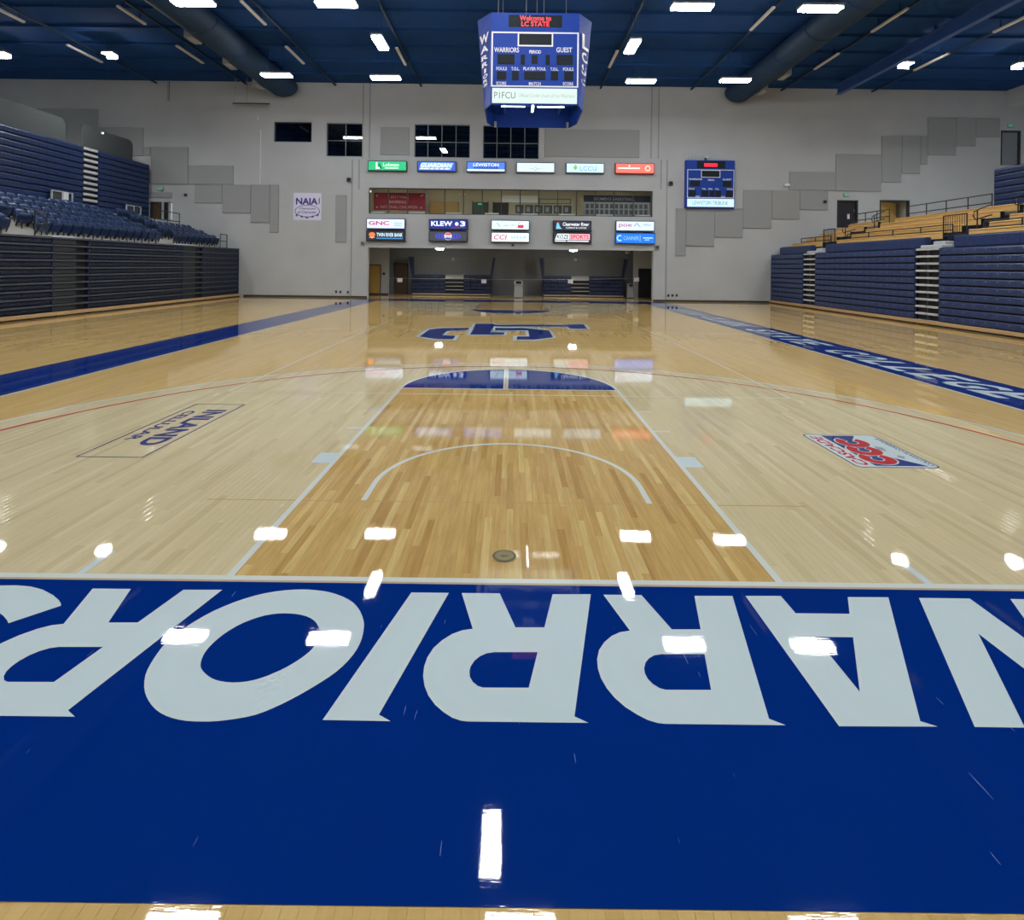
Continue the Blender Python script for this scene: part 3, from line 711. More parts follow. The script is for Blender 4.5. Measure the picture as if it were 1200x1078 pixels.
for k, (a, b_) in enumerate(((435,450.5),(479,497.5),(522.5,541),(568,584.5),(612,630),(655.5,674),(699,718),(745,762.5))):
    r = onback(a, 248.0+k*.55, b_, 249.6+k*.55, YW+.45)
    t = thing('counter_shelf', 'narrow white counter top along the press box glass, %s from the left' % ('first','second','third','fourth','fifth','sixth','seventh','eighth')[k], 'counter', ((r[0]+r[2])/2, YW+.45, H_PRESS[1]), 'white counter tops of the press box')
    MB().bev(r[0], YW+.4, r[1], r[2], YW+.75, r[3], .01).build('top', M['paper'], t)
    for x in (r[0]+.06, r[2]-.1): MB().box(x, YW+.5, hp[1], x+.04, YW+.54, r[1]).build('leg', M['greym'], t)
for k in range(5):
    x = hp[0] + 1.6 + k*3.6
    t = thing('tube_lamp', 'tube lamp on the press box ceiling, %s from the left' % ('first','second','third','fourth','fifth')[k], 'lamp', (x, YW+1.6, hp[3]), 'press box tubes')
    MB().box(x-.7, YW+1.5, hp[3]-.06, x+.7, YW+1.7, hp[3]-.002).build('housing', M['white'], t); MB().box(x-.66, YW+1.53, hp[3]-.075, x+.66, YW+1.67, hp[3]-.061).build('lens', M['tubel'], t)
t = thing('small_lamp', 'small round bright lamp at the left end of the press box', 'lamp', (0,0,0)); t.location = (0,0,0)
q = onY(434.6, 224.2, YW+.6); INV[t.name] = Matrix()
MB().tube([(q[0]-.05, YW+.55, q[1]), (q[0]-.05, YW+.65, q[1])], .06, 12).build('lens', M['dotl'], t); MB().tube([(q[0]-.05, YW+.65, q[1]), (q[0]-.05, YW+.9, q[1])], .03, 8).build('arm', M['greym'], t)

# ------------------------------------------------------------------ backlit sponsor signs
def sign(label, r, face, frame=(30,32,45), draw=None, s=1.0, group='backlit sponsor signs'):
    x0, z0, x1, z1 = wr(*r); d = .22
    t = thing('backlit_sign', label, 'sign', ((x0+x1)/2, YW, z0), group)
    MB().bev(x0, YW-d, z0, x1, YW-.001, z1, .02).build('cabinet', mat('sign_cabinet', rgb(*frame), .5), t)
    b = .05; f = (x0+b, z0+b+.02, x1-b, z1-b)
    MB().box(f[0], YW-d-.012, f[1], f[2], YW-d-.0005, f[3]).build('face', em(*face, s), t); fc = list(t.children)[-1]
    if draw: draw(fc, f[0], f[1], f[2]-f[0], f[3]-f[1], YW-d-.014)
    return t
def T(t, s, c, x, z, w, h, y, bold=.01, shear=0, k=1.0, name='lettering'): return text(t, s, em(*c, k), (x, y, z), (1,0,0), (0,0,1), w, h, bold, shear, name)
def P(t, polys, c, y, name='emblem', k=1.0):
    b = MB()
    for p in polys: b.prism(p, (0,y,0), (1,0,0), (0,0,1), (0,.002,0))
    return b.build(name, em(*c, k), t)
def disc(cx, cz, rx, rz=None, n=20): rz = rz or rx; return [(cx+rx*cos(2*pi*k/n), cz+rz*sin(2*pi*k/n)) for k in range(n)]
def rp(x, z, w, h): return [(x,z),(x+w,z),(x+w,z+h),(x,z+h)]
def d_green(t,x,z,w,h,y):
    P(t, [rp(x+.2*w,z+.15*h,.035*w,.75*h), rp(x+.2*w,z+.12*h,.10*w,.2*h)], (235,255,245), y)
    P(t, [[(x+.26*w,z+.75*h),(x+.30*w,z+.75*h),(x+.36*w,z+.15*h),(x+.32*w,z+.15*h)],[(x+.255*w,z+.45*h),(x+.275*w,z+.6*h),(x+.275*w,z+.42*h)]], (10,60,50), y-.003)
    T(t, 'Lohman', (225,255,240), x+.39*w, z+.42*h, .42*w, .42*h, y); P(t, [rp(x+.44*w,z+.17*h,.36*w,.13*h)], (190,250,220), y, 'lettering_line')
def d_guard(t,x,z,w,h,y):
    P(t, [[(x+.03*w,z+.1*h),(x+.88*w,z+.1*h),(x+.96*w,z+.92*h),(x+.1*w,z+.92*h)]], (110,165,235), y, 'background_shape')
    T(t, 'GUARDIAN', (235,245,255), x+.07*w, z+.38*h, .84*w, .48*h, y-.003, .025, .28)
    P(t, [rp(x+.06*w,z+.14*h,.78*w,.13*h)], (225,238,255), y-.003, 'lettering_line')
    P(t, [rp(x+(.3+.13*k)*w,z+.15*h,.03*w,.11*h) for k in range(4)], (40,80,170), y-.006, 'lettering_line')
def d_lew(t,x,z,w,h,y):
    P(t, [rp(x,z,w,.22*h)], (215,235,255), y, 'stripe')
    T(t, 'LEWISTON', (225,240,255), x+.16*w, z+.55*h, .68*w, .36*h, y-.002, .02)
    P(t, [rp(x+(.18+.066*k)*w,z+.27*h,.045*w,.24*h) for k in range(10)], (25,60,130), y-.002, 'lettering_line')
def d_wing(t,x,z,w,h,y):
    P(t, [[(x+.2*w,z+.42*h),(x+.46*w,z+.30*h),(x+.46*w,z+.37*h)],[(x+.8*w,z+.45*h),(x+.54*w,z+.30*h),(x+.54*w,z+.37*h)]], (140,140,150), y)
    P(t, [ [ *arc(x+.5*w,z+.34*h,.2*h,0,360,20)[:-1] ] ], (120,125,135), y-.002); P(t, [disc(x+.5*w,z+.34*h,.14*h)], (225,240,250), y-.005)
    P(t, [rp(x+(.28+.055*k)*w,z+.7*h,.035*w,.12*h) for k in range(8)], (200,195,200), y, 'lettering_line')
def d_leaf(t,x,z,w,h,y):
    P(t, [[(x+.17*w,z+.5*h),(x+.24*w,z+.92*h),(x+.29*w,z+.55*h),(x+.24*w,z+.2*h)],[(x+.25*w,z+.15*h),(x+.31*w,z+.5*h),(x+.34*w,z+.5*h)]], (120,180,95), y)
    T(t, 'LCCU', (70,95,115), x+.36*w, z+.2*h, .45*w, .5*h, y, -.005)
def d_coral(t,x,z,w,h,y):
    P(t, [rp(x+.05*w,z+.42*h,.58*w,.16*h), disc(x+.35*w,z+.75*h,.1*h)], (255,225,215), y, 'lettering_line')
    P(t, [[*arc(x+.84*w,z+.5*h,.32*h,0,360,18)[:-1]]], (255,200,190), y); P(t, [disc(x+.84*w,z+.5*h,.2*h)], (240,110,95), y-.004)
def d_gnc(t,x,z,w,h,y):
    T(t, 'GNC', (190,50,85), x+.04*w, z+.34*h, .56*w, .46*h, y, .03); P(t, [rp(x+.72*w,z+(.24+.17*k)*h,.22*w,.06*h) for k in range(3)], (120,150,215), y, 'lettering_line')
def d_klew(t,x,z,w,h,y):
    T(t, 'KLEW', (225,240,255), x+.04*w, z+.3*h, .57*w, .54*h, y, .03); P(t, [disc(x+.73*w,z+.55*h,.2*h)], (240,248,255), y); T(t, '3', (235,245,255), x+.82*w, z+.28*h, .14*w, .58*h, y, .03)
    P(t, [[(x+.55*w,z+.08*h),(x+.95*w,z+.16*h),(x+.7*w,z+.24*h)]], (150,30,70), y, 'swoosh')
def d_script(t,x,z,w,h,y):
    P(t, [[(x+.12*w,z+.75*h),(x+.16*w,z+.75*h),(x+.24*w,z+.3*h),(x+.2*w,z+.3*h)],[(x+.2*w,z+.28*h),(x+.6*w,z+.5*h),(x+.6*w,z+.55*h),(x+.2*w,z+.34*h)], rp(x+.35*w,z+.42*h,.3*w,.07*h)], (150,175,165), y, 'lettering_line')
    P(t, [rp(x+.7*w,z+.15*h,.16*w,.38*h),[(x+.68*w,z+.7*h),(x+.84*w,z+.95*h),(x+.74*w,z+.72*h)]], (185,60,85), y)
def d_river(t,x,z,w,h,y):
    P(t, [[(x+.06*w,z+.12*h),(x+.22*w,z+.12*h),(x+.16*w,z+.4*h),(x+.12*w,z+.88*h),(x+.08*w,z+.8*h)]], (110,190,225), y); P(t, [disc(x+.12*w,z+.8*h,.09*h)], (200,90,70), y-.003)
    T(t, 'Clearwater River', (240,245,250), x+.24*w, z+.48*h, .71*w, .40*h, y, .015); T(t, 'CASINO & LODGE', (225,230,235), x+.32*w, z+.16*h, .56*w, .2*h, y, .01)
def d_poe(t,x,z,w,h,y):
    T(t, 'poe', (180,90,110), x+.06*w, z+.26*h, .35*w, .46*h, y, .02); P(t, [[(x+.45*w,z+.45*h),(x+.54*w,z+.85*h),(x+.63*w,z+.5*h),(x+.60*w,z+.5*h),(x+.54*w,z+.75*h),(x+.48*w,z+.45*h)]], (105,125,150), y)
    P(t, [rp(x+.7*w,z+.55*h,.23*w,.1*h), rp(x+.74*w,z+.7*h,.12*w,.06*h), rp(x+.58*w,z+.36*h,.1*w,.08*h)], (150,175,210), y, 'lettering_line')
def d_bank(t,x,z,w,h,y):
    P(t, [disc(x+.14*w,z+.62*h,.085*w,.26*h,14), [(x+.125*w,z+.15*h),(x+.155*w,z+.15*h),(x+.15*w,z+.4*h),(x+.13*w,z+.4*h)]], (245,120,60), y); P(t, [rp(x+.07*w,z+.28*h,.14*w,.06*h)], (255,235,220), y-.003)
    T(t, 'TWIN RIVER BANK', (215,240,255), x+.26*w, z+.40*h, .70*w, .42*h, y, .015); P(t, [rp(x+.26*w,z+.16*h,.7*w,.1*h)], (70,140,205), y, 'lettering_line')
def d_globe(t,x,z,w,h,y):
    for k, sx in enumerate((-1, 1)):
        for j, rr in enumerate((.17, .25, .33)):
            P(t, [[(x+.5*w+sx*(rr-.018)*w*cos(radians(a)), z+.5*h+.46*h*sin(radians(a))) for a in range(-50,51,20)] + [(x+.5*w+sx*(rr+.018)*w*cos(radians(a)), z+.5*h+.46*h*sin(radians(a))) for a in range(50,-51,-20)]], (60,75,215), y, 'wave')
    cx_, cz_, R_ = x+.5*w, z+.5*h, .43*h
    P(t, [disc(cx_,cz_,R_)], (225,228,240), y-.002)
    P(t, [[(cx_+.92*R_*cos(radians(a)), cz_+.92*R_*sin(radians(a))) for a in range(20,161,14)]], (215,60,75), y-.005); P(t, [[(cx_+.92*R_*cos(radians(a)), cz_+.92*R_*sin(radians(a))) for a in range(200,341,14)]], (40,60,150), y-.005)
    T(t, 'PEPSI', (60,70,160), cx_-.6*R_, cz_-.18*R_, 1.2*R_, .36*R_, y-.006, .02)
def d_cci(t,x,z,w,h,y):
    T(t, 'CCI', (185,50,80), x+.05*w, z+.22*h, .36*w, .55*h, y, .02, .2); T(t, 'SPEER', (135,175,205), x+.5*w, z+.32*h, .43*w, .34*h, y, .01, .2)
def d_koze(t,x,z,w,h,y):
    P(t, [[(x+.03*w,z+.28*h),(x+.42*w,z+.28*h),(x+.42*w,z+.95*h),(x+.09*w,z+.95*h)]], (225,240,245), y, 'background_shape'); P(t, [rp(x+.43*w,z+.28*h,.54*w,.67*h)], (245,170,185), y, 'background_shape')
    T(t, 'KOZE', (40,45,60), x+.08*w, z+.38*h, .32*w, .46*h, y-.003, .02, .15); T(t, 'SPORTS', (165,40,65), x+.45*w, z+.38*h, .49*w, .46*h, y-.003, .02)
    P(t, [rp(x+.03*w,z+.06*h,.3*w,.14*h), rp(x+.36*w,z+.06*h,.58*w,.14*h)], (215,225,230), y, 'lettering_line')
def d_can(t,x,z,w,h,y):
    P(t, [ring_c for ring_c in ring_polys(x+.09*w,z+.5*h,.2*h,.34*h,50,310,16)], (165,215,255), y); T(t, 'CANNER', (150,205,250), x+.19*w, z+.3*h, .40*w, .42*h, y, -.005)
    P(t, [rp(x+.62*w,z+.15*h,.008*w,.7*h), rp(x+.7*w,z+.5*h,.26*w,.1*h), rp(x+.75*w,z+.3*h,.12*w,.07*h)], (190,225,255), y, 'lettering_line')
for lab, r, face, frame, dr_, s in [
    ('green backlit sign with white lettering, first of the upper sign row', (432,189,477.5,201.3), (10,180,115), (20,70,60), d_green, 1),
    ('blue backlit sign with white slanted lettering, second of the upper sign row', (489.5,189.6,535,201.9), (40,80,185), (25,40,100), d_guard, 1),
    ('blue and white striped backlit sign, third of the upper sign row', (547,190.2,592.4,202.6), (75,125,230), (35,50,110), d_lew, 1),
    ('pale backlit sign with a small winged emblem, fourth of the upper sign row', (605,191,650,203.4), (205,232,243), (60,75,90), d_wing, 1),
    ('pale backlit sign with a green leaf, fifth of the upper sign row', (662.8,191.6,707.6,204), (190,225,245), (50,75,100), d_leaf, 1),
    ('coral red backlit sign at the right end of the upper sign row', (720.3,191.8,766,204.6), (240,110,95), (150,50,50), d_coral, 1),
    ('white backlit sign with three red capitals, left end of the middle sign row', (430.3,256.3,475.6,269), (208,222,250), (55,65,95), d_gnc, 1),
    ('navy backlit sign with bold white lettering and a dot', (503.2,257,548.3,269.6), (28,38,125), (25,30,60), d_klew, 1),
    ('pale backlit sign with faint script and a small red emblem', (575.6,258.2,620.5,270.2), (212,232,238), (60,70,80), d_script, 1),
    ('black backlit sign with white river lettering', (647.8,258.8,692.8,271.2), (30,36,52), (22,25,35), d_river, 1),
    ('white backlit sign with a mountain outline, right end of the middle sign row', (720.8,259,766.2,271.6), (205,222,245), (60,70,95), d_poe, 1),
    ('black backlit sign with an orange tree emblem', (430,270.3,475.4,283), (28,36,48), (25,30,38), d_bank, 1),
    ('dark backlit sign with a round red white and blue emblem between blue arcs', (503,271,548,283.6), (58,60,70), (40,42,50), d_globe, 1),
    ('white backlit sign with red italic capitals and pale blue lettering', (575.6,272.3,620.5,284.6), (222,238,246), (60,70,80), d_cci, 1),
    ('half white half pink backlit sign with a black frame', (647.8,272.8,692.8,285.4), (40,44,55), (25,28,36), d_koze, 1),
    ('bright blue backlit sign at the right end of the lowest sign row', (720.5,273,766.8,286.2), (20,115,230), (20,70,150), d_can, 1)]:
    sign(lab, r, face, frame, dr_, s)

# ------------------------------------------------------------------ square banner, wall scoreboard, small wall fittings
x0, z0, x1, z1 = wr(344, 226.2, 376.8, 258)
t = thing('square_banner', 'white square cloth banner with purple capitals, oval and five stars on the far wall', 'banner', ((x0+x1)/2, YW, z0))
MB().bev(x0, YW-.03, z0, x1, YW-.002, z1, .003).build('cloth', M['banner'], t); w, h, y = x1-x0, z1-z0, YW-.033
text(t, 'NAIA', M['bpurple'], (x0+.09*w, y, z0+.57*h), (1,0,0), (0,0,1), .78*w, .25*h, .035)
MB().prism(rp(x0+.905*w,z0+.6*h,.035*w,.22*h), (0,y,0), (1,0,0), (0,0,1), (0,.002,0)).build('red_bar', M['maroon'], t)
b = MB(); A, B = disc(x0+.5*w, z0+.33*h, .45*w, .23*h, 32), disc(x0+.5*w, z0+.335*h, .425*w, .205*h, 32)
for k in range(32): b.quad(*[(p[0], y, p[1]) for p in (A[k], A[(k+1)%32], B[(k+1)%32], B[k])])
b.build('oval', M['bpurple'], t)
text(t, 'Champions', M['bpurple'], (x0+.2*w, y, z0+.37*h), (1,0,0), (0,0,1), .6*w, .1*h, .01, .2); text(t, 'of Character', M['bpurple'], (x0+.15*w, y, z0+.245*h), (1,0,0), (0,0,1), .68*w, .1*h, .01, .2)
for u, v in ((.12,.17),(.3,.13),(.49,.09),(.69,.13),(.87,.19)): MB().prism(star(x0+u*w, z0+v*h, .06*w), (0,y-.002,0), (1,0,0), (0,0,1), (0,.002,0)).build('star', M['bpurple'], t)

def digits(t, x0, z0, W, H, y, cells, n=(0,-1,0)):
    for u, v, w, h in cells: MB().box(x0+u*W, y-.012, z0+v*H, x0+(u+w)*W, y-.001, z0+(v+h)*H).build('digit_window', M['sbdark'], t)
x0, z0, x1, z1 = wr(802, 188.8, 859, 244.6); W, H = x1-x0, z1-z0; y = YW-.28
t = thing('wall_scoreboard', 'blue square scoreboard mounted on the far wall with a white sponsor strip', 'scoreboard', ((x0+x1)/2, YW, z0))
MB().bev(x0, y, z0, x1, YW-.001, z1, .02).build('cabinet', M['sbblue'], t)
def outline(t, x, z, w, h, y, th=.035):
    b = MB()
    for a in ((x,z,x+w,z+th),(x,z+h-th,x+w,z+h),(x,z+th,x+th,z+h-th),(x+w-th,z+th,x+w,z+h-th)): b.box(a[0], y-.008, a[1], a[2], y-.0005, a[3])
    return b.build('outline', M['lwhite'], t)
MB().box(x0+.22*W, y-.012, z0+.83*H, x0+.80*W, y-.001, z0+.98*H).build('message_window', M['sbdark'], t)
MB().box(x0+.37*W, y-.020, z0+.865*H, x0+.64*W, y-.0125, z0+.935*H).build('red_display', M['ledred'], t)
outline(t, x0+.03*W, z0+.215*H, .955*W, .59*H, y); outline(t, x0+.31*W, z0+.64*H, .39*W, .155*H, y-.009)
digits(t, x0, z0, W, H, y, [(.33,.655,.35,.125),(.09,.45,.20,.12),(.75,.45,.18,.12),(.06,.24,.15,.13),(.32,.24,.14,.13),(.49,.24,.10,.13),(.60,.24,.12,.13),(.82,.24,.14,.13)])
for s, u, v, w in (('WARRIORS',.06,.585,.27),('GUEST',.75,.585,.18),('PERIOD',.45,.57,.13),('FOULS',.06,.385,.12),('T.O.L.',.33,.385,.09),('FOUL',.46,.385,.09),('T.O.L.',.60,.385,.08),('FOULS',.84,.385,.12),('SCORE',.2,.222,.08),('SCORE',.72,.222,.08)):
    text(t, s, M['lwhite'], (x0+u*W, y-.014, z0+v*H), (1,0,0), (0,0,1), w*W, .035*H, .02)
MB().box(x0+.035*W, y-.02, z0+.03*H, x0+.985*W, y-.001, z0+.195*H).build('sponsor_face', em(200,232,243,.9), t)
text(t, 'LEWISTON TRIBUNE', em(60,120,140,.8), (x0+.14*W, y-.023, z0+.075*H), (1,0,0), (0,0,1), .72*W, .075*H, .0)
q = onY(826, 185, YW)
t = thing('horn', 'white and dark horn fitting on top of the wall scoreboard', 'horn', (q[0], YW-.15, z1)); MB().tube([(q[0], YW-.15, z1), (q[0], YW-.15, z1+.16)], .07, 10).build('body', M['charcoal'], t)
MB().tube([(q[0]+.03, YW-.15, z1+.16), (q[0]+.08, YW-.15, z1+.26)], [.09,.13], 12).build('bell', M['white'], t)
for k, p in enumerate(((807.5,182.5),(811.5,182),(815.5,182))):
    a = onY(*p, YW); b = onY(p[0]-1.5, 188.6, YW); t = tag(MB().tube([(a[0],YW-.02,a[1]),(b[0],YW-.02,b[1])], .012, 6).build('hanger_wire', M['greym']), 'thin hanger wire above the wall scoreboard, %s of three' % ('left','middle','right')[k], 'wire', 'hanger wires of the wall scoreboard')

def fitting(name, label, cat, pxc, pyc, w, h, d, m, lens=None, group=None):
    x, z = onY(pxc, pyc, YW); k = (YW-CAM[1])/FPX; w, h = w*k, h*k
    t = thing(name, label, cat, (x, YW, z-h/2), group)
    MB().bev(x-w/2, YW-d, z-h/2, x+w/2, YW-.001, z+h/2, min(w,h,d)*.18).build('case', m, t)
    if lens is not None: MB().box(x-w*.36, YW-d-.008, z-h*.3, x+w*.36, YW-d-.0005, z+h*.3).build('lens', lens, t)
    return t
fitting('wall_camera', 'small dark fitting high on the wall above the narrow upright panel', 'camera', 409.3, 211, 4.4, 5, .2, M['charcoal'], M['dark'])
fitting('wall_camera', 'small dark fitting on the wall left of the wall scoreboard', 'camera', 785.6, 215.3, 4.6, 5, .2, M['charcoal'], M['dark'])
fitting('wall_camera', 'small dark fitting right of the bright left doorway', 'camera', 218.3, 228.7, 2.6, 3.4, .15, M['charcoal'], M['dark'])
fitting('wall_camera', 'small grey fitting on the panel left of the black upper door', 'camera', 965.5, 236.7, 3, 3.4, .2, M['charcoal'], M['dark'])
fitting('emergency_light', 'white wedge lamp at the left end of the upper right panels', 'lamp', 921, 217, 6.5, 3.6, .2, M['white'], M['paper'])
fitting('junction_box', 'grey box at the lower left corner of the centre bay', 'box', 425.5, 285, 4.4, 4.6, .15, M['greym'], M['charcoal'])
fitting('junction_box', 'grey box at the lower right corner of the centre bay', 'box', 769.5, 290, 5, 5, .15, M['greym'], M['charcoal'])
fitting('header_camera', 'tiny grey camera under the white sign with red italic capitals', 'camera', 601, 287.4, 3.6, 3.2, .2, M['greym'], M['dark'])
for k, p in enumerate((394, 399, 407.8)): fitting('wall_outlet', 'small dark wall outlet low on the wall left of the alcove, %s of three' % ('left','middle','right')[k], 'outlet', p, 341.8+k*.3, 2.4, 3, .03, M['charcoal'], M['dark'], 'low wall outlets')
for k, p in enumerate((783.2, 788, 793)): fitting('wall_outlet', 'small dark wall outlet low on the wall right of the alcove, %s of three' % ('left','middle','right')[k], 'outlet', p, 346.3-k*.1, 2.4, 3, .03, M['charcoal'], M['dark'], 'low wall outlets')
# white conduit, hanging bracket, exit signs
a, b = onY(306, 152, YW), onY(304.5, 216, YW); tag(MB().tube([(a[0],YW-.03,a[1]),(a[0],YW-.03,b[1])], .025, 8).build('wall_conduit', M['white']), 'long white conduit running down the upper wall left of the small dark window', 'conduit')
a, b = onY(302.5, 136, YW), onY(302.5, 141, YW); tag(MB().tube([(a[0],YW-.03,a[1]),(a[0],YW-.03,b[1])], .025, 8).build('wall_conduit', M['white']), 'short white conduit piece above the long one on the left upper wall', 'conduit')
a, b = onY(198, 95, YW), onY(198.5, 118, YW); tag(MB().box(a[0]-.05, YW-.1, b[1], a[0]+.05, YW-.001, min(a[1], ZC)).build('wall_bracket', M['acoustic']), 'grey upright bracket at the top of the left upper wall', 'bracket')
a = onY(275, 97, YW-.6); b = onY(316, 121.5, YW-.6)
t = thing('hanging_pipe_frame', 'dark pipe frame hanging from the ceiling at the far end of the left duct', 'frame', (a[0], YW-.6, b[1]))
MB().tube([(a[0]-.1, YW-.6, b[1]), (b[0], YW-.6, b[1])], .045, 8).build('cross_pipe', M['charcoal'], t)
for x in (a[0]+.05, a[0]+.75): MB().tube([(x, YW-.6, b[1]), (x, YW-.6, ZC-.01)], .02, 6).build('hanger_rod', M['greym'], t)
def exit_sign(pxc, pyc, lab):
    x, z = onY(pxc, pyc, YW); t = thing('exit_sign', lab, 'sign', (x, YW, z-.12))
    MB().bev(x-.17, YW-.09, z-.11, x+.17, YW-.001, z+.11, .015).build('case', M['greym'], t); MB().box(x-.15, YW-.1, z-.09, x+.15, YW-.0905, z+.09).build('face', mat('exit_face', (.25,.42,.36,1), .5), t)
    text(t, 'EXIT', M['exitg'], (x-.12, YW-.103, z-.06), (1,0,0), (0,0,1), .24, .12, .02)
exit_sign(188.4, 221.5, 'green exit sign above the left upper doorway'); exit_sign(991, 228.6, 'green exit sign above the black upper door'); exit_sign(1183, 147.5, 'green exit sign high in the right corner')
# upper doors
def door(n, h, m, label, ajar=0, inset=.12, frame='framed'):
    x0, z0, x1, z1 = h
    o = thing_struct('door_%d' % n, ((x0+x1)/2, YW+inset, z0))
    f = MB(); b = .07
    for a in ((x0,z0,x0+b,z1),(x1-b,z0,x1,z1),(x0+b,z1-b,x1-b,z1)): f.box(a[0], YW-.02, a[1], a[2], YW+.2, a[3])
    f.build('door_frame', M[frame], o)
    w = x1-x0-2*b-.02
    lf = MB(); hx = x0+b+.01
    if ajar == 0: lf.bev(hx, YW+inset, z0+.01, hx+w, YW+inset+.05, z1-b-.01, .006)
    else:
        ca, sa = cos(ajar), sin(ajar); q = [(hx,YW+inset),(hx+w*ca,YW+inset+w*sa),(hx+w*ca-.05*sa,YW+inset+w*sa+.05*ca),(hx-.05*sa,YW+inset+.05*ca)]
        lf.prism(q, (0,0,z0+.01), (1,0,0), (0,1,0), (0,0,z1-b-.02-z0))
    lf.build('door_leaf', M[m], o)
    MB().tube([(hx+w*.9, YW+inset-.05, z0+.95),(hx+w*.9, YW+inset-.05, z0+1.15)], .015, 8).build('door_handle', M['steel'], o)
    return o
door(1, H_DL1, 'doorb', ''); d2 = H_DL2
o = thing_struct('door_2', ((d2[0]+d2[2])/2, YW+.1, d2[1]))
MB().box(d2[0], YW-.02, d2[1], d2[0]+.42*(d2[2]-d2[0]), YW+.1, d2[3]).build('door_leaf', M['doork'], o); MB().box(d2[0]+.42*(d2[2]-d2[0]), YW+.34, d2[1], d2[2], YW+.36, d2[3]).build('doorway_glow_panel', M['bright'], o)  # glowing panel stands in for the white-lit doorway
door(3, H_DR1, 'doork', ''); door(4, H_DR2, 'doorw', '', .45); door(5, H_DR3, 'alcove', '')
a = wr(176.5, 225.3, 201.8, 231.5); struct(MB().box(a[0], YW-.05, a[1], a[2], YW-.001, a[3]).build('trim_9', M['acoustic']))
q = onY(995.5, 253.5, YW); t = thing('door_notice', 'small white notice on the black upper door', 'sign', (q[0], YW+.11, q[1]-.15)); MB().bev(q[0]-.07, YW+.105, q[1]-.15, q[0]+.07, YW+.119, q[1]+.15, .003).build('sheet', M['paper'], t)
MB().box(q[0]-.05, YW+.102, q[1]+.08, q[0]+.05, YW+.1045, q[1]+.11).build('clip', M['steel'], t)
# alcove doors and furniture
o = thing_struct('door_6', ((dl[0]+dl[1])/2, YD, 0)); MB().bev(dl[0]+.05, YD+.03, .01, dl[1]-.05, YD+.08, 2.0, .006).build('door_leaf', M['doorw'], o)
f = MB(); f.box(dl[0], YD-.02, 0, dl[0]+.05, YD+.12, 2.06); f.box(dl[1]-.05, YD-.02, 0, dl[1], YD+.12, 2.06); f.box(dl[0]+.05, YD-.02, 2.0, dl[1]-.05, YD+.12, 2.06); f.build('door_frame', M['framed'], o)
MB().tube([(dl[1]-.14, YD-.02, .95),(dl[1]-.14, YD-.02, 1.1)], .015, 8).build('door_handle', M['steel'], o)
o = thing_struct('door_7', ((dr[0]+dr[1])/2, YD, 0)); MB().bev(dr[0]+.05, YD+.04, .01, dr[1]-.05, YD+.09, 1.94, .006).build('door_leaf', M['doork'], o)
f = MB(); f.box(dr[0], YD-.02, 0, dr[0]+.05, YD+.12, 2.0); f.box(dr[1]-.05, YD-.02, 0, dr[1], YD+.12, 2.0); f.box(dr[0]+.05, YD-.02, 1.94, dr[1]-.05, YD+.12, 2.0); f.build('door_frame', M['framed'], o)
MB().box(dr[1]-.42, YD+.035, 1.1, dr[1]-.12, YD+.0395, 1.75).build('door_pane', mat('dim_pane', (.05,.055,.05,1), .15), o)
YBD = AY
bd = onY(462.2, 330, YBD)[0], onY(478.3, 330, YBD)[0]
o = thing_struct('door_8', ((bd[0]+bd[1])/2, YBD, 0)); MB().bev(bd[0]+.07, YBD-.05, .01, bd[1]-.07, YBD-.001, 2.1, .006).build('door_leaf', M['doorb'], o)
f = MB(); f.box(bd[0], YBD-.07, 0, bd[0]+.07, YBD-.001, 2.17); f.box(bd[1]-.07, YBD-.07, 0, bd[1], YBD-.001, 2.17); f.box(bd[0]+.07, YBD-.07, 2.1, bd[1]-.07, YBD-.001, 2.17); f.build('door_frame', M['framed'], o)
MB().tube([(bd[0]+.16, YBD-.09, .95),(bd[0]+.16, YBD-.09, 1.1)], .015, 8).build('door_handle', M['steel'], o)
q = onY(450, 320.8, YD); t = thing('wall_phone', 'small dark box on the grey pier beside the blond alcove door', 'box', (q[0], YD, q[1]-.09)); MB().bev(q[0]-.08, YD-.08, q[1]-.09, q[0]+.08, YD-.001, q[1]+.09, .02).build('case', M['charcoal'], t); MB().box(q[0]-.05, YD-.085, q[1]-.02, q[0]+.05, YD-.0805, q[1]+.06).build('face', M['dark'], t)
for k, p in enumerate((515.5, 672)):
    x = onY(p, 290.5, YW+2)[0]; t = thing('alcove_downlight', ('oval white downlight in the alcove ceiling, left one', 'oval white downlight in the alcove ceiling, right one')[k], 'lamp', (x, YW+2.0, 3.28), 'alcove downlights')
    MB().tube([(x, YW+2.0, 3.279), (x, YW+2.0, 3.14)], [.30,.27], 20).build('housing', M['white'], t); MB().tube([(x, YW+2.0, 3.139), (x, YW+2.0, 3.07)], [.25,.22], 20).build('lens', M['alcl'], t)
for k, p in enumerate(((531.2, 303.8), (724-0.0-50.2, 304.6))):
    q = onY(p[0], p[1], AY); t = thing('wall_speaker', ('small grey fitting on the alcove back wall above the left folded bleacher', 'small grey fitting on the alcove back wall above the right folded bleacher')[k], 'speaker', (q[0], AY, q[1]-.1)); MB().bev(q[0]-.09, AY-.2, q[1]-.1, q[0]+.09, AY-.001, q[1]+.1, .02).build('case', M['steel'], t); MB().box(q[0]-.06, AY-.206, q[1]-.07, q[0]+.06, AY-.2005, q[1]+.07).build('grille', M['greym'], t)
q = onY(736.5, 293.5, YW); t = thing('door_sensor', 'small grey sensor under the header at the right of the alcove', 'sensor', (q[0], YW+.3, 2.9)); MB().bev(q[0]-.1, YW+.2, 2.92, q[0]+.1, YW+.4, 3.09, .02).build('case', M['greym'], t); MB().box(q[0]-.06, YW+.194, 2.95, q[0]+.06, YW+.1995, 3.03).build('lens', M['charcoal'], t)
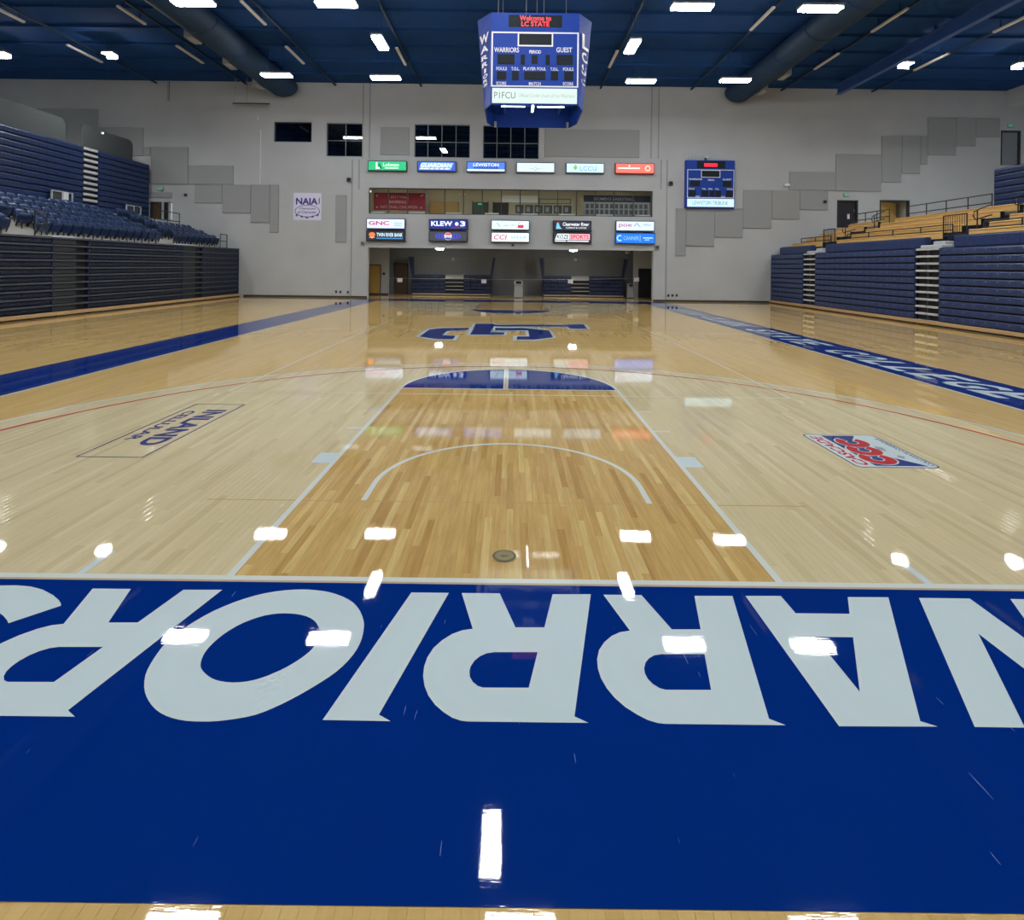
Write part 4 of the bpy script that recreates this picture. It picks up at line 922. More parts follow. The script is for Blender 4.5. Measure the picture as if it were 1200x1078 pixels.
# ribbed fabric on the alcove wall above each folded bleacher is built with the bleacher
def bin_(x, y, w, d, h, label, name='trash_can'):
    t = thing(name, label, 'trash can', (x, y, 0), None)
    MB().bev(x-w/2, y-d/2, 0, x+w/2, y+d/2, h*.78, .03).build('body', M['greym'], t)
    # hooded lid with an arched opening
    a = arc(0, h*.90, .10*h, 0, 180, 10); n = MB(); y0, y1 = y-d/2, y+d/2
    n.prism([(-w/2,h*.78),(w/2,h*.78)] + arc(w/2-.1, h-.1, .1, 0, 90, 5) + arc(-w/2+.1, h-.1, .1, 90, 180, 5), (x,y0,0), (1,0,0), (0,0,1), (0,d,0)); n.build('hood', M['steel'], t)
    m = MB(); m.prism([(-w*.33,h*.82),(w*.33,h*.82)] + arc(w*.33-.08, h*.95-.06, .08, 0, 90, 5) + arc(-w*.33+.08, h*.95-.06, .08, 90, 180, 5), (x,y0-.006,0), (1,0,0), (0,0,1), (0,.005,0)); m.build('opening', M['dark'], t)
    MB().bev(x-w/2-.015, y-d/2-.015, 0, x+w/2+.015, y+d/2+.015, .05, .01).build('foot', M['charcoal'], t)
    return t
bx = onY(607.5, 340, 33.4)[0]; bin_(bx, 33.4, .56, .5, 1.12, 'grey hooded trash can standing in the middle of the alcove opening')
bx = onY(738.6, 340, 34.6)[0]; bin_(bx, 34.6, .40, .45, .98, 'grey trash can beside the pier at the right of the alcove')
# cord barrier with white notices
zc = onY(600, 326.5, 33.0)[1]
xs = [onY(p, 327, 33.0)[0] for p in (456, 478, 516, 546, 560, 652, 690, 720, 746.5)]; zs_ = [onY(p, v, 33.0)[1] for p, v in ((456,325.6),(478,326.2),(516,326.6),(546,326.2),(560,327.2),(652,327.6),(690,327.2),(720,326.6),(746.5,326.2))]
tag(MB().tube([(x, 33.0, z) for x, z in zip(xs, zs_)], .012, 6).build('barrier_cord', M['steel']), 'thin cord stretched across the alcove opening', 'cord')
for k, (p, v) in enumerate(((468.6,328.2),(567,329.6),(668.5,329.8),(746,327.6))):
    x, z = onY(p, v, 32.95); t = thing('paper_notice', 'white paper notice on the alcove cord, %s' % ('in front of the brown door','before the left folded bleacher','before the right folded bleacher','in front of the right pier')[k], 'sign', (x, 32.95, z-.13), 'paper notices on the alcove cord')
    MB().bev(x-.16, 32.945, z-.125, x+.16, 32.965, z+.125, .003).build('sheet', M['paper'], t); MB().box(x-.02, 32.94, z+.125, x+.02, 32.97, z+.17).build('clip', M['charcoal'], t)

# ------------------------------------------------------------------ hanging scoreboard over centre court
sx, sy, sb, st = .62, 14.33, 6.78, 9.47
def octa(b, a=1.29, d=1.38, e=.80): return [(-a,-d),(a,-d),(b,-e),(b,e),(a,d),(-a,d),(-b,e),(-b,-e)]
t = thing('hanging_scoreboard', 'large blue eight-sided scoreboard hanging over centre court with a lit red message', 'scoreboard', (sx, sy, sb))
O0, O1, O2 = octa(1.49), octa(1.685), octa(1.73)
def slab(p, q, z0, z1, m, name, th=.04, grow=0):
    """one upright face between corner pairs p (at z0) and q (at z1), with thickness towards the centre"""
    def ins(c): k = 1 - th/math.hypot(*c); return (c[0]*k, c[1]*k)
    v = [(p[0],z0),(p[1],z0),(q[1],z1),(q[0],z1)]
    V = [(sx+c[0], sy+c[1], z) for c, z in v] + [(sx+ins(c)[0], sy+ins(c)[1], z) for c, z in v]
    return MB().add(V, [(0,1,2,3),(7,6,5,4),(0,4,5,1),(1,5,6,2),(2,6,7,3),(3,7,4,0)]).build(name, m, t)
zh = 8.97
for k in range(8):
    j = (k+1) % 8
    slab((O0[k],O0[j]), (O1[k],O1[j]), sb, zh, M['sbblue'], 'face_panel')
    slab((O1[k],O1[j]), (O2[k],O2[j]), zh+.004, st, M['sbblue'], 'header_panel')
MB().add([(sx+c[0]*.97, sy+c[1]*.97, st-.01) for c in O2] + [(sx+c[0]*.97, sy+c[1]*.97, st-.06) for c in O2], [tuple(range(8)), tuple(range(15,7,-1))] + [(k,8+k,8+(k+1)%8,(k+1)%8) for k in range(8)]).build('roof', M['sbin'], t)
b = MB()
for x in (-.9, 0, .9): b.box(sx+x-.04, sy-1.2, 7.18, sx+x+.04, sy+1.2, 7.28)
for y in (-.6, .6): b.box(sx-1.3, sy+y-.03, 7.28, sx+1.3, sy+y+.03, 7.36)
b.build('inner_frame', M['sbin'], t)
MB().box(sx-1.25, sy-1.3, 7.5, sx+1.25, sy+1.3, 7.54).build('inner_deck', M['sbin'], t)
for a in ((sx-.03, 13.72, 7.08, sx+.03, 14.85, 7.14),): MB().box(*a).build('tube_lamp', M['sbtube'], t)
for y in (13.45, 14.45):
    for xa, xb in ((-1.0,-.25), (.15,1.0)): MB().box(sx+xa, y-.012, 7.13, sx+xb, y+.012, 7.155).build('tube_lamp', M['sbtube'], t)
for s in (-1, 1): MB().box(sx+s*1.22-.04, sy+1.20, sb-.02, sx+s*1.22+.04, sy+1.31, sb+.16).build('corner_bracket', M['steel'], t)
fy = sy - 1.38
fx0, fz0, fW, fH = sx-1.285, 7.30, 2.57, 1.61
outline(t, fx0+.01, fz0, fW-.02, fH, fy, .04)
cu = lambda X: (X-150)/725; cv = lambda Y_: (672-Y_)/444
outline(t, fx0+cu(368)*fW, fz0+cv(345)*fH, cu(660-368+150)*fW, (345-232)/444*fH, fy-.01, .04)
def dig(x0, y0, x1, y1): MB().box(fx0+cu(x0)*fW, fy-.014, fz0+cv(y1)*fH, fx0+cu(x1)*fW, fy-.001, fz0+cv(y0)*fH).build('digit_window', M['sbdark'], t)
for a in ((378,240,650,334),(205,410,345,490),(485,415,535,485),(395,412,430,492),(600,412,635,492),(690,410,825,490),(200,550,278,615),(325,545,380,620),(425,548,600,612),(645,545,705,615),(755,545,830,615)): dig(*a)
for s, x0, y0, x1, y1 in (('WARRIORS',175,355,380,395),('PERIOD',465,375,562,402),('GUEST',688,350,818,390),('FOULS',195,513,282,540),('T.O.L.',318,513,385,540),('PLAYER FOUL',418,512,605,538),('T.O.L.',640,513,708,538),('FOULS',745,512,832,538),('SCORE',195,632,278,659),('MATCH',465,632,562,659),('SCORE',745,630,830,657)):
    text(t, s, M['lwhite'], (fx0+cu(x0)*fW, fy-.012, fz0+cv(y1)*fH), (1,0,0), (0,0,1), (x1-x0)/725*fW, (y1-y0)/444*fH, .02)
MB().box(sx-1.24, fy-.03, 6.82, sx+1.24, fy-.0005, 7.255).build('sponsor_face', em(212,232,226,.76), t)
text(t, 'P1FCU', em(95,105,105,.65), (sx-1.18, fy-.033, 6.95), (1,0,0), (0,0,1), .62, .19, -.005); text(t, 'Official Credit Union of the Warriors', em(165,180,180,.72), (sx-.47, fy-.033, 6.99), (1,0,0), (0,0,1), 1.64, .11, -.005)
fy2 = sy - 1.38
MB().box(sx-.78, fy2-.012, 9.05, sx+.78, fy2-.0005, 9.40).build('message_window', M['sbdark'], t)
text(t, 'Welcome to', M['ledred'], (sx-.46, fy2-.015, 9.235), (1,0,0), (0,0,1), .92, .155, .015); text(t, 'LC STATE', M['ledred'], (sx-.41, fy2-.015, 9.07), (1,0,0), (0,0,1), .82, .145, .02)
for side, word, ys in ((-1, 'WARRIORS', ((250,325),(345,400),(420,460),(475,515),(530,565),(575,607),(615,642),(650,673))), (1, 'LCSC', ((250,370),(390,470),(490,575),(600,655)))):
    for ch, (ya, yb_) in zip(word, ys):
        zt, zb_ = (onY(622, 5+v/6.953, sy-1.1)[1] for v in (ya, yb_))
        f = ((zt+zb_)/2 - sb)/(zh - sb); bo = 1.49 + f*.195
        A, B = Vector((side*1.29, -1.38)), Vector((side*bo, -.80))
        ux = (B-A) if side > 0 else (A-B); L_ = ux.length; ux.normalize()
        w_ = L_*min(.80 if side < 0 else .62, .36+.42*f) if ch != 'I' else L_*.22
        mid = (A+B)/2; nrm = Vector((ux.y, -ux.x))
        # the lean of the tapering side panel
        lean = Vector((side*.088*.5, 0))
        o_ = mid - ux*w_/2 + nrm*.035
        text(t, ch, M['lwhite'], (sx+o_.x, sy+o_.y, zb_), (ux.x,ux.y,0), (0,0,1), w_, zt-zb_, .035, name='side_lettering')
for x, y in ((-1.1,-.9),(-.25,-.4),(.1,.1),(.3,-.3),(1.1,.9),(-1.0,.9)): MB().tube([(sx+x, sy+y, st-.02), (sx+x, sy+y, ZC-.01)], .012, 6).build('hanger_cable', M['greym'], t)

# ------------------------------------------------------------------ ceiling: joists, ducts, beam, strips, lamps
for k in range(19): struct(MB().box(XL, -8+k*2.07, ZC-.12, XR, -7.92+k*2.07, ZC-.001).build('trim_%d' % (20+k), M['girder']))
for k, X in enumerate((-21.85, -16.35, -10.9, -5.66, 5.3, 10.85, 16.35, 21.9)): struct(MB().box(X-.05, -8.9, ZC-.20, X+.05, YW-.05, ZC-.121).build('trim_%d' % (40+k), M['duct']))
def duct(name, X, rx, label, dif):
    t = thing(name, label, 'duct', (X, 10, 12.0), 'ceiling ducts')
    b = MB(); n = 20; ys = [-8.5] + [k*3.0-6 for k in range(12)] + [30.4]
    for i in range(len(ys)-1):
        for j, y in enumerate((ys[i]+(.03 if i else 0), ys[i+1])):
            b.v += [(X+rx*cos(2*pi*k/n), y, 12.56+.56*sin(2*pi*k/n)) for k in range(n)]
        o = len(b.v) - 2*n
        b.f += [(o+k, o+n+k, o+n+(k+1)%n, o+(k+1)%n) for k in range(n)]
        if i == len(ys)-2: b.f.append(tuple(o+n+k for k in range(n)))
    b.build('duct_body', M['duct'], t, True)
    for y in ys[1:-1]: MB().add(*ringband(X, y, rx+.03, .59, .06)).build('joint_band', M['girder'], t)
    for y in dif:
        s = 1 if X > 0 else -1; MB().bev(X+s*rx*.78, y-.45, 12.12, X+s*(rx+.18), y+.45, 12.5, .02).build('diffuser', M['greym'], t)
    for y in (-2, 7, 16, 25): MB().tube([(X, y, 13.1), (X, y, ZC-.002)], .03, 6).build('hanger', M['girder'], t)
def ringband(X, y, rx, rz, w, n=20):
    v = [(X+rx*cos(2*pi*k/n), y+j*w, 12.56+rz*sin(2*pi*k/n)) for j in (0,1) for k in range(n)]
    return v, [(k, n+k, n+(k+1)%n, (k+1)%n) for k in range(n)]
duct('air_duct', -13.75, .85, 'long dark oval air duct along the ceiling left of centre', (25.6, 28.9, 22.2)); duct('air_duct', 13.4, .78, 'long dark oval air duct along the ceiling right of centre', (16.2, 26.2, 28.9))
t = thing('ceiling_beam', 'long bright blue beam under the ceiling above the right stand', 'beam', (19, 10, 12.3))
MB().bev(18.86, -8.5, 12.3, 19.14, 29.7, 12.36, .01).build('flange', M['bluebeam'], t); MB().box(18.97, -8.5, 12.361, 19.03, 29.7, 12.84).build('web', M['bluebeam'], t); MB().bev(18.86, -8.5, 12.841, 19.14, 29.7, 12.9, .01).build('flange', M['bluebeam'], t)
for y in (-5, 4, 13, 22, 29): MB().box(18.95, y-.05, 12.901, 19.05, y+.05, ZC-.001).build('hanger', M['girder'], t)
segs = [((138,8),(170,29.5)),((208,54.5),(237,75)),((80,53.5),(118,74)),((-6,9),(26.5,27)),((282.5,2),(311,30)),((335.5,55.5),(355.5,75.5)),((464.5,57),(475.5,77)),((723.8,60.5),(713.5,80)),((907.5,9.5),(879,36.5)),((1064,11),(1021.5,38.5)),((983.5,63.5),(954,82)),((1111,63.5),(1072,83.5)),((1210,17.5),(1163,39))]
where = ['left of the topmost left lamp','between the small left lamp and the left duct','beside the small lamp at the far left','at the left edge of the ceiling','near the top right of the left duct','just right of the left duct, far end','left of the hanging scoreboard','right of the hanging scoreboard','left of the bright lamp by the right duct','right of the right duct, nearer one','right of the right duct, farther one','beside the small lamp right of the blue beam','at the right edge of the ceiling']
for (a, b_), w_ in zip(segs, where):
    zs0 = 12.70; xa, ya = onZ(*a, zs0); xb, yb2 = onZ(*b_, zs0); X = (xa+xb)/2
    t = thing('strip_fixture', 'slim pale strip under the navy ceiling, ' + w_, 'ceiling strip', (X, ya, zs0), 'pale strips under the ceiling')
    MB().bev(X-.07, min(ya,yb2), zs0, X+.07, max(ya,yb2), zs0+.09, .015).build('body', M['strip'], t)
    for y in (ya+(yb2-ya)*.2, ya+(yb2-ya)*.8): MB().box(X-.02, y-.02, zs0+.091, X+.02, y+.02, ZC-.002).build('bracket', M['girder'], t)

def lamp_proto(name, label, lx, ly, drop, cat='lamp', group='high-bay lamps', lens='lamp', ld=.055, blocker=0):
    t = local(thing(name, label, cat, (0,0,0), group))
    MB().bev(-lx/2-.03, -ly/2-.03, .012, lx/2+.03, ly/2+.03, .11, .02).build('housing', M['greym'], t)
    MB().bev(-lx/2, -ly/2, -ld, lx/2, ly/2, .0115, .012).build('lens', M[lens], t)
    b = MB(); b.box(-.12, -.08, .11, .12, .08, .22); b.build('driver_box', M['charcoal'], t)
    if blocker: MB().box(-lx/2-.03, ly/2+.005, -blocker, lx/2+.03, ly/2+.025, .012).build('added_light_blocker', M['charcoal'], t)  # added plate that blocks the lamp's light from the upper far wall
    for x in (-lx/4, lx/4): MB().tube([(x, 0, .11), (x, 0, drop)], .012, 6).build('hanger', M['girder'], t)
    return t
ZL = 11.36
spots = []
for row, pts in ((0, ((324,88,'above the left duct end'),(452,91,'far row, left of the scoreboard'),(751,95,'far row, right of the scoreboard'),(861.5,94,'above the right duct end'))),
                 (1, ((226.5,3,'top edge, leftmost'),(394,4.5,'top edge, left of the scoreboard'),(811,8,'top edge, right of the scoreboard'),(961.5,10,'top edge, by the right duct')))):
    for px_, py_, w_ in pts: spots.append((*onZ(px_, py_, ZL), 'white rectangular high-bay lamp ' + ('of the far row ' if row == 0 else 'of the nearer row ') + w_))
y1 = sum(s[1] for s in spots[4:])/4
for k, y in enumerate((7.8, -.2, -8.3)):
    for x, w_ in ((-11.7,'far left'),(-6.55,'left'),(6.6,'right'),(11.5,'far right')): spots.append((x, y, 'white high-bay lamp nearer than the picture shows, %s row, %s' % (('first','second','third')[k], w_)))
spots.append((.35, 7.8, 'white rectangular high-bay lamp over the near half court, middle'))
pr = lamp_proto('high_bay_lamp', spots[0][2], 1.42, .42, ZC-.002-ZL)
for k, (x, y, lab) in enumerate(spots):
    if k == 0: pr.location = (x, y, ZL)
    else: copy_tree(pr, (x, y, ZL), lab)
    (pr if k == 0 else bpy.data.objects['high_bay_lamp.%03d' % k])['label'] = lab
for k, (p, lab) in enumerate((((445.5,50),'white high-bay lamp turned lengthways, left of the scoreboard'),((741,54.5),'white high-bay lamp turned lengthways, right of the scoreboard'),(None,'white high-bay lamp turned lengthways over the near half court'))):
    x, y = onZ(*p, ZL) if p else (-.3, 9.5)
    copy_tree(pr, (x, y, ZL), lab, None, pi/2)
ps = lamp_proto('stand_lamp', 'small bright lamp above the left stand', .5, .42, ZC-.002-12.4, 'lamp', 'small lamps above the stands', 'spotl', .02, .17)
for k, (x, y, lab) in enumerate([(*onZ(128,63.5,12.4),'small bright lamp above the left stand beside a pale strip'),(*onZ(2.5,63,12.4),'small bright lamp at the left edge of the picture'),(*onZ(1062,75,12.4),'small bright lamp under the blue beam at the right'),(*onZ(1196,76,12.4),'small bright lamp at the right edge of the picture')] + [(x, y, 'small bright lamp nearer than the picture shows, %s stand, %s, %s' % ('left' if x < 0 else 'right', 'outer' if abs(x) > 22 else 'inner', ('second row','third row')[j])) for j, y in enumerate((16.5, 8)) for x in (-25.5,-20,20,25.5)]):
    if k == 0: ps.location = (x, y, 12.4); ps['label'] = lab
    else: copy_tree(ps, (x, y, 12.4), lab)

# ------------------------------------------------------------------ telescopic bleachers, closed
MOD = {}
def seat_row(parent, X, s, ya, yb, z, p, m, style, md=.46, split=False):
    """one closed row: X front plane, s = +1 faces +x. modules with gaps, a moulded lip and a hand-grip boss on each"""
    n = max(1, round((yb-ya)/md)); w = (yb-ya)/n; b = MB()
    def pr_(prof, y0, y1): b.prism([(X + s*u, v) for u, v in prof], (0, y0, z), (1,0,0), (0,0,1), (0, y1-y0, 0))
    if style == 'R' and split:
        b.box(X-s*.10, ya, z+.02, X-s*.06, yb, z+p-.04); row = b.build('seat_row', m, parent)
        q = MB(); q.prism([(s*u, v) for u, v in [(-.06,.018),(-.012,.018),(0,.04),(0,p-.075),(-.02,p-.04),(-.06,p-.035)]], (0,-w/2+.004,0), (1,0,0), (0,0,1), (0,w-.008,0))
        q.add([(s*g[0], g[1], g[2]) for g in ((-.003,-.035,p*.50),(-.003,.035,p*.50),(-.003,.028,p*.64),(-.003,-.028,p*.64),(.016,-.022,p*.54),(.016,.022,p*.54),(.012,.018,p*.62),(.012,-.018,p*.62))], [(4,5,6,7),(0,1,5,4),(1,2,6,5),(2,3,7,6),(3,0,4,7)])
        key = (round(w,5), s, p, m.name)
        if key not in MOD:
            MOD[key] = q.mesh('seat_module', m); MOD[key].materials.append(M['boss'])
            for f_ in list(MOD[key].polygons)[-5:]: f_.material_index = 1  # boss faces coloured paler to paint in the glints on the seats
        for i in range(n): link('seat_module', MOD[key], row).location = (X, ya+(i+.5)*w, z)
        return row
    if style == 'R':
        for i in range(n):
            y0, y1 = ya+i*w+.004, ya+(i+1)*w-.004
            pr_([(-.10,.018),(-.012,.018),(0,.04),(0,p-.075),(-.02,p-.04),(-.10,p-.035)], y0, y1)
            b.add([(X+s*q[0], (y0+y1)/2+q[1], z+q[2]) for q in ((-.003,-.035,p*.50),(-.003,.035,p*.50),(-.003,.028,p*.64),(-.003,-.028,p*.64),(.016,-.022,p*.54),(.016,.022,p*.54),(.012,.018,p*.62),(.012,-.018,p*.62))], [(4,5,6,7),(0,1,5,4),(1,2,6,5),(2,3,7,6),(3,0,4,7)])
    else:
        for i in range(n):
            y0, y1 = ya+i*w+.004, ya+(i+1)*w-.004
            pr_([(-.14,.01),(-.075,.01),(-.055,.05),(-.05,p-.12),(-.075,p-.085),(-.14,p-.08)], y0, y1)
            b.add([(X+s*q[0], (y0+y1)/2+q[1], z+q[2]) for q in ((-.06,-.12,p*.38),(-.06,.12,p*.38),(-.06,.09,p*.52),(-.06,-.09,p*.52),(-.025,-.09,p*.40),(-.025,.09,p*.40),(-.035,.07,p*.48),(-.035,-.07,p*.48))], [(4,5,6,7),(0,1,5,4),(1,2,6,5),(2,3,7,6),(3,0,4,7)])
    return b.build('seat_row', m, parent)
def bleacher(label, X, s, ya, yb, rows, p, z0, zf, m, style='R', group=None, depth=.9, wood=True, cat='bleacher'):
    t = thing('telescopic_bleacher', label, cat, (X, (ya+yb)/2, zf), group)
    zt = z0 + rows*p
    xb = X - s*.105 if style == 'R' else X - s*.145
    MB().box(xb, ya, zf, X-s*depth, yb, zt-.04).build('body', M['dark'], t)
    for k in range(rows):
        seat_row(t, X, s, ya+.03, yb-.03, z0+k*p, p, m, style, split=wood)
        if style == 'L': MB().bev(X-s*.14, ya+.03, z0+k*p+p-.078, X+s*.012, yb-.03, z0+k*p+p-.012, .006).build('nosing_board', M['nosing'], t)
    for y in (ya, yb): MB().box(X-s*.02, y-(.0 if y == ya else .028), zf, X-s*depth, y+(.028 if y == ya else 0), zt-.02).build('end_panel', M['endp'] if style == 'R' else M['navyd'], t)
    MB().box(X-s*.05, ya, zt-.035, X-s*depth, yb, zt-.005).build('top_deck', M['navyd'], t)
    if wood: MB().bev(X-s*.02, ya, zf+.055, X+s*.10, yb, zf+.185, .012).build('kick_board', M['woodk'], t); MB().box(X-s*.02, ya, zf, X+s*.04, yb, zf+.055).build('toe_recess', M['dark'], t)
    return t
def aisle(label, X, s, ya, yb, rows, p, z0, zf, group, cols=2, wood=True, top=True, th=.08, depth=.5):
    """closed aisle: pale step noses in front of a black recess, split by a middle post"""
    t = thing('aisle_steps', label, 'steps', (X, (ya+yb)/2, zf), group)
    MB().box(X-s*.16, ya+.005, zf, X-s*depth, yb-.005, z0+rows*p-.04).build('recess', M['dark'], t)
    w = (yb-ya-.02)/cols
    for k in range(rows+1):
        for c in range(cols): MB().bev(X-s*.15, ya+.01+c*w+.025, z0+k*p-th, X-s*.005, ya+.01+(c+1)*w-.025, z0+k*p, .01).build('step_nose', M['tread'], t)
    for c in range(1, cols): MB().box(X-s*.155, ya+.01+c*w-.02, zf, X-s*.06, ya+.01+c*w+.02, z0+rows*p).build('middle_post', M['charcoal'], t)
    if wood: MB().bev(X-s*.02, ya+.002, zf+.055, X+s*.10, yb-.002, zf+.185, .012).build('kick_board', M['woodk'], t)
    return t
XRB, XLB = 15.83, -16.64
RA = [(27.25, 31.12), (18.65, 26.05), (3.0, 17.4)]
nm = ('far section', 'middle section', 'near section')
gR = 'lower right bleacher sections'; gL = 'lower left bleacher sections'
for (a, b_), n_ in zip(RA, nm):
    bleacher('closed blue bleacher stack on the right, ' + n_, XRB, -1, a, b_, 10, .274, .19, 0, M['seatR'], 'R', gR)
    t = thing('front_seat_row', 'single blue seat row set back on top of the right bleacher, ' + n_, 'seat row', (16.35, (a+b_)/2, 2.94), 'set-back seat rows')
    seat_row(t, 16.35, -1, a+.2, b_-.05, 2.95, .46, M['seatR'], 'R'); MB().box(16.455, a+.2, 2.93, 16.6, b_-.05, 3.40).build('back_board', M['navyd'], t)
for a, b_, n_ in ((26.05, 27.25, 'far one'), (17.4, 18.65, 'near one')):
    t = aisle('pale step noses in a black aisle slot of the right bleacher, ' + n_, XRB, -1, a, b_, 10, .274, .19, 0, 'right aisle steps')
    MB().bev(16.0, a+.05, 2.935, 16.5, b_-.05, 3.06, .02).build('landing_step', M['tread'], t)
    MB().bev(16.5, a+.55, 3.061, 16.84, b_-.05, 3.22, .02).build('landing_step', M['tread'], t); MB().box(16.31, a+.1, 2.0, 16.6, b_-.1, 2.934).build('landing_step_support', M['dark'], t)
LA = [(27.0, 31.12), (18.75, 25.2), (3.0, 17.0)]
for (a, b_), n_ in zip(LA, nm):
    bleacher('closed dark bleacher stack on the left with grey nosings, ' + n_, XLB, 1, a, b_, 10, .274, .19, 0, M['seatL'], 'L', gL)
for a, b_, n_ in ((25.2, 27.0, 'far one'), (17.0, 18.75, 'near one')):
    t = thing('closed_aisle', 'grey and black closed aisle between the left bleacher stacks, ' + n_, 'steps', (XLB, (a+b_)/2, 0), 'left aisle closures')
    MB().box(XLB-.16, a+.005, 0, XLB-.6, b_-.005, 2.86).build('recess', M['dark'], t)
    for k in range(10):
        z = .19 + k*.274
        MB().bev(XLB-.155, a+.01, z+.01, XLB-.06, a+(b_-a)*.66, z+.19, .01).build('riser_panel', M['aisleL'], t)
        MB().bev(XLB-.15, a+.01, z+.197, XLB+.012, b_-.01, z+.262, .006).build('nosing_board', M['nosing'], t)
    MB().bev(XLB-.02, a+.002, .055, XLB+.10, b_-.002, .185, .012).build('kick_board', M['woodk'], t)
    MB().bev(XLB-.55, a+.05, 2.865, XLB-.1, b_-.6, 2.98, .02).build('landing_step', M['tread'], t)

# ------------------------------------------------------------------ upper seating decks
TR, RI = .75, .29
def deck(name, s, X0, n, z0, ya, yb, m):
    b = MB()
    for k in range(n): b.box(s*(X0+TR*k), ya, 2.2, s*(X0+TR*(k+1)), yb, z0+RI*k)
    return struct(b.build(name, m))
deck('seating_deck', -1, 17.95, 5, 2.92+RI, 3, YW, M['conc'])
struct(MB().box(-17.95, 3, 2.2, -17.18, YW, 2.92).build('seating_deck', M['conc']))
deck('seating_deck', 1, 16.85, 5, 3.20, 3, YW, M['navyd'])
struct(MB().box(-21.7, 3, 4.3, XL, YW, ZCON).build('concourse_floor', M['conc'])); struct(MB().box(20.6, 3, 4.3, XR, YW, ZCON).build('concourse_floor', M['conc']))
# left: tip-up chairs
ch = local(thing('stadium_chair', '', 'chair', (0,0,0)))
b = MB(); w = .235
prof = [(-.02,.36),(.03,.42),(.035,.55),(.0,.70),(-.05,.80)]
for yy in range(4):
    ya, yb2 = -w + yy*w/2, -w + (yy+1)*w/2; ca, cb_ = .03*(1-abs(ya)/w)**.5 if abs(ya) < w else 0, .03*(1-abs(yb2)/w)**.5 if abs(yb2) < w else 0
    for i in range(4):
        (u0,v0),(u1,v1) = prof[i], prof[i+1]
        top = lambda y, v: v - (.035*(abs(y)/w)**4 if i == 3 and v > .75 else 0)
        b.add([(u0-ca,ya,v0),(u0-cb_,yb2,v0),(u1-cb_,yb2,top(yb2,v1)),(u1-ca,ya,top(ya,v1)),(u0-ca-.02,ya,v0),(u0-cb_-.02,yb2,v0),(u1-cb_-.02,yb2,top(yb2,v1)),(u1-ca-.02,ya,top(ya,v1))], [(0,1,2,3),(7,6,5,4)] + ([(3,2,6,7)] if i == 3 else []) + ([(4,5,1,0)] if i == 0 else []) + ([(0,3,7,4)] if yy == 0 else []) + ([(1,5,6,2)] if yy == 3 else []))
b.build('backrest', M['chair'], ch, True)
b = MB(); b.prism([(.07,.27),(.11,.255),(.21,.52),(.20,.60),(.165,.62),(.10,.42)], (0,-.215,0), (1,0,0), (0,0,1), (0,.43,0)); b.build('seat', M['chairb'], ch)
for y in (-.245, .225): MB().prism([(-.005,.14),(.02,.13),(.15,.40),(.13,.44),(.06,.42)], (0,y,0), (1,0,0), (0,0,1), (0,.02,0)).build('bracket', M['rail'], ch)
b = MB(); b.box(.02,-.012,.0,.05,.012,.3); b.box(.0,-.05,.0,.08,.05,.015); b.build('pedestal', M['rail'], ch)
first = True; rown = ('front', 'second', 'third', 'fourth', 'topmost')
ordn = ('first','second','third','fourth','fifth','sixth','seventh','eighth','ninth','tenth','eleventh','twelfth','thirteenth','fourteenth','fifteenth','sixteenth','seventeenth','eighteenth','nineteenth','twentieth')
for k in range(5):
    X = -17.93 - TR*k; z = 2.92 + RI*k
    for (ya, yb2, sec, fr) in ((7.3, 16.5, 'nearest block', 'before the near aisle'), (17.7, 25.2, 'middle block', 'past the near aisle'), (26.4, 30.9 if k < 3 else 28.0, 'far block', 'past the far aisle')):
        n = int((yb2-ya)/.51)
        for i in range(n):
            lab = 'blue tip-up chair, %s row of the left tier, %s %s' % (rown[k], ordn[n-1-i if sec[0] == 'n' else i], fr); g = 'blue tip-up chairs, %s row' % rown[k]
            loc = (X, ya + (i+.5)*(yb2-ya)/n, z)
            if first: ch.location = loc; ch['label'] = lab; ch['group'] = g; first = False
            else: copy_tree(ch, loc, lab, g)
# right: wooden benches
for k in range(5):
    x = 16.92 + TR*k; z = 3.20 + RI*k; zt = 3.62 + RI*k
    for (ya, yb2), n_ in zip(((27.4, 30.7-.15*k), (18.7, 26.0), (3.2, 17.4)), nm):
        t = thing('wooden_bench', 'blond wooden bench in the %s row of the right stand, %s' % (rown[k], n_), 'bench', (x+.15, (ya+yb2)/2, z), 'wooden benches of the right stand')
        MB().bev(x, ya, zt-.05, x+.34, yb2, zt, .012).build('seat_plank', M['woodb'], t)
        MB().bev(x+.010, ya, zt-.285, x+.04, yb2, zt-.066, .008).build('front_board', M['woodb'], t)
        n = max(2, int((yb2-ya)/1.2))
        for i in range(n): y = ya + .1 + i*(yb2-ya-.2)/(n-1); MB().box(x+.12, y-.03, z, x+.26, y+.03, zt-.051).build('support', M['rail'], t)
# pipe railings
def railing(label, paths, posts, r=.024, group=None, balusters=None, cat='railing'):
    p0 = posts[0][0] if posts else paths[0][0]
    t = thing('pipe_railing', label, cat, p0, group)
    for p in paths: MB().tube(p, r, 8).build('rail', M['rail'], t)
    for a, b_ in posts: MB().tube([a, b_], r, 8).build('post', M['rail'], t)
    if balusters:
        b = MB()
        for a, b_ in balusters: b.tube([a, b_], .009, 5)
        b.build('balusters', M['rail'], t)
    return t
def run(x, ya, yb, zb, zt, n, mids, label, group=None):
    ys = [ya + (yb-ya)*i/n for i in range(n+1)]
    return railing(label, [[(x, ya, z), (x, yb, z)] for z in [zt] + mids], [((x, y, zb), (x, y, zt)) for y in ys], group=group)
G = 'black pipe railings of the right stand'
run(20.72, 20.9, 26.1, ZCON, 5.43, 4, [5.05], 'long black pipe railing behind the top bench of the right stand', G)
run(20.72, 27.6, 30.8, ZCON, 5.43, 3, [5.05], 'black pipe railing in front of the black upper door', G)
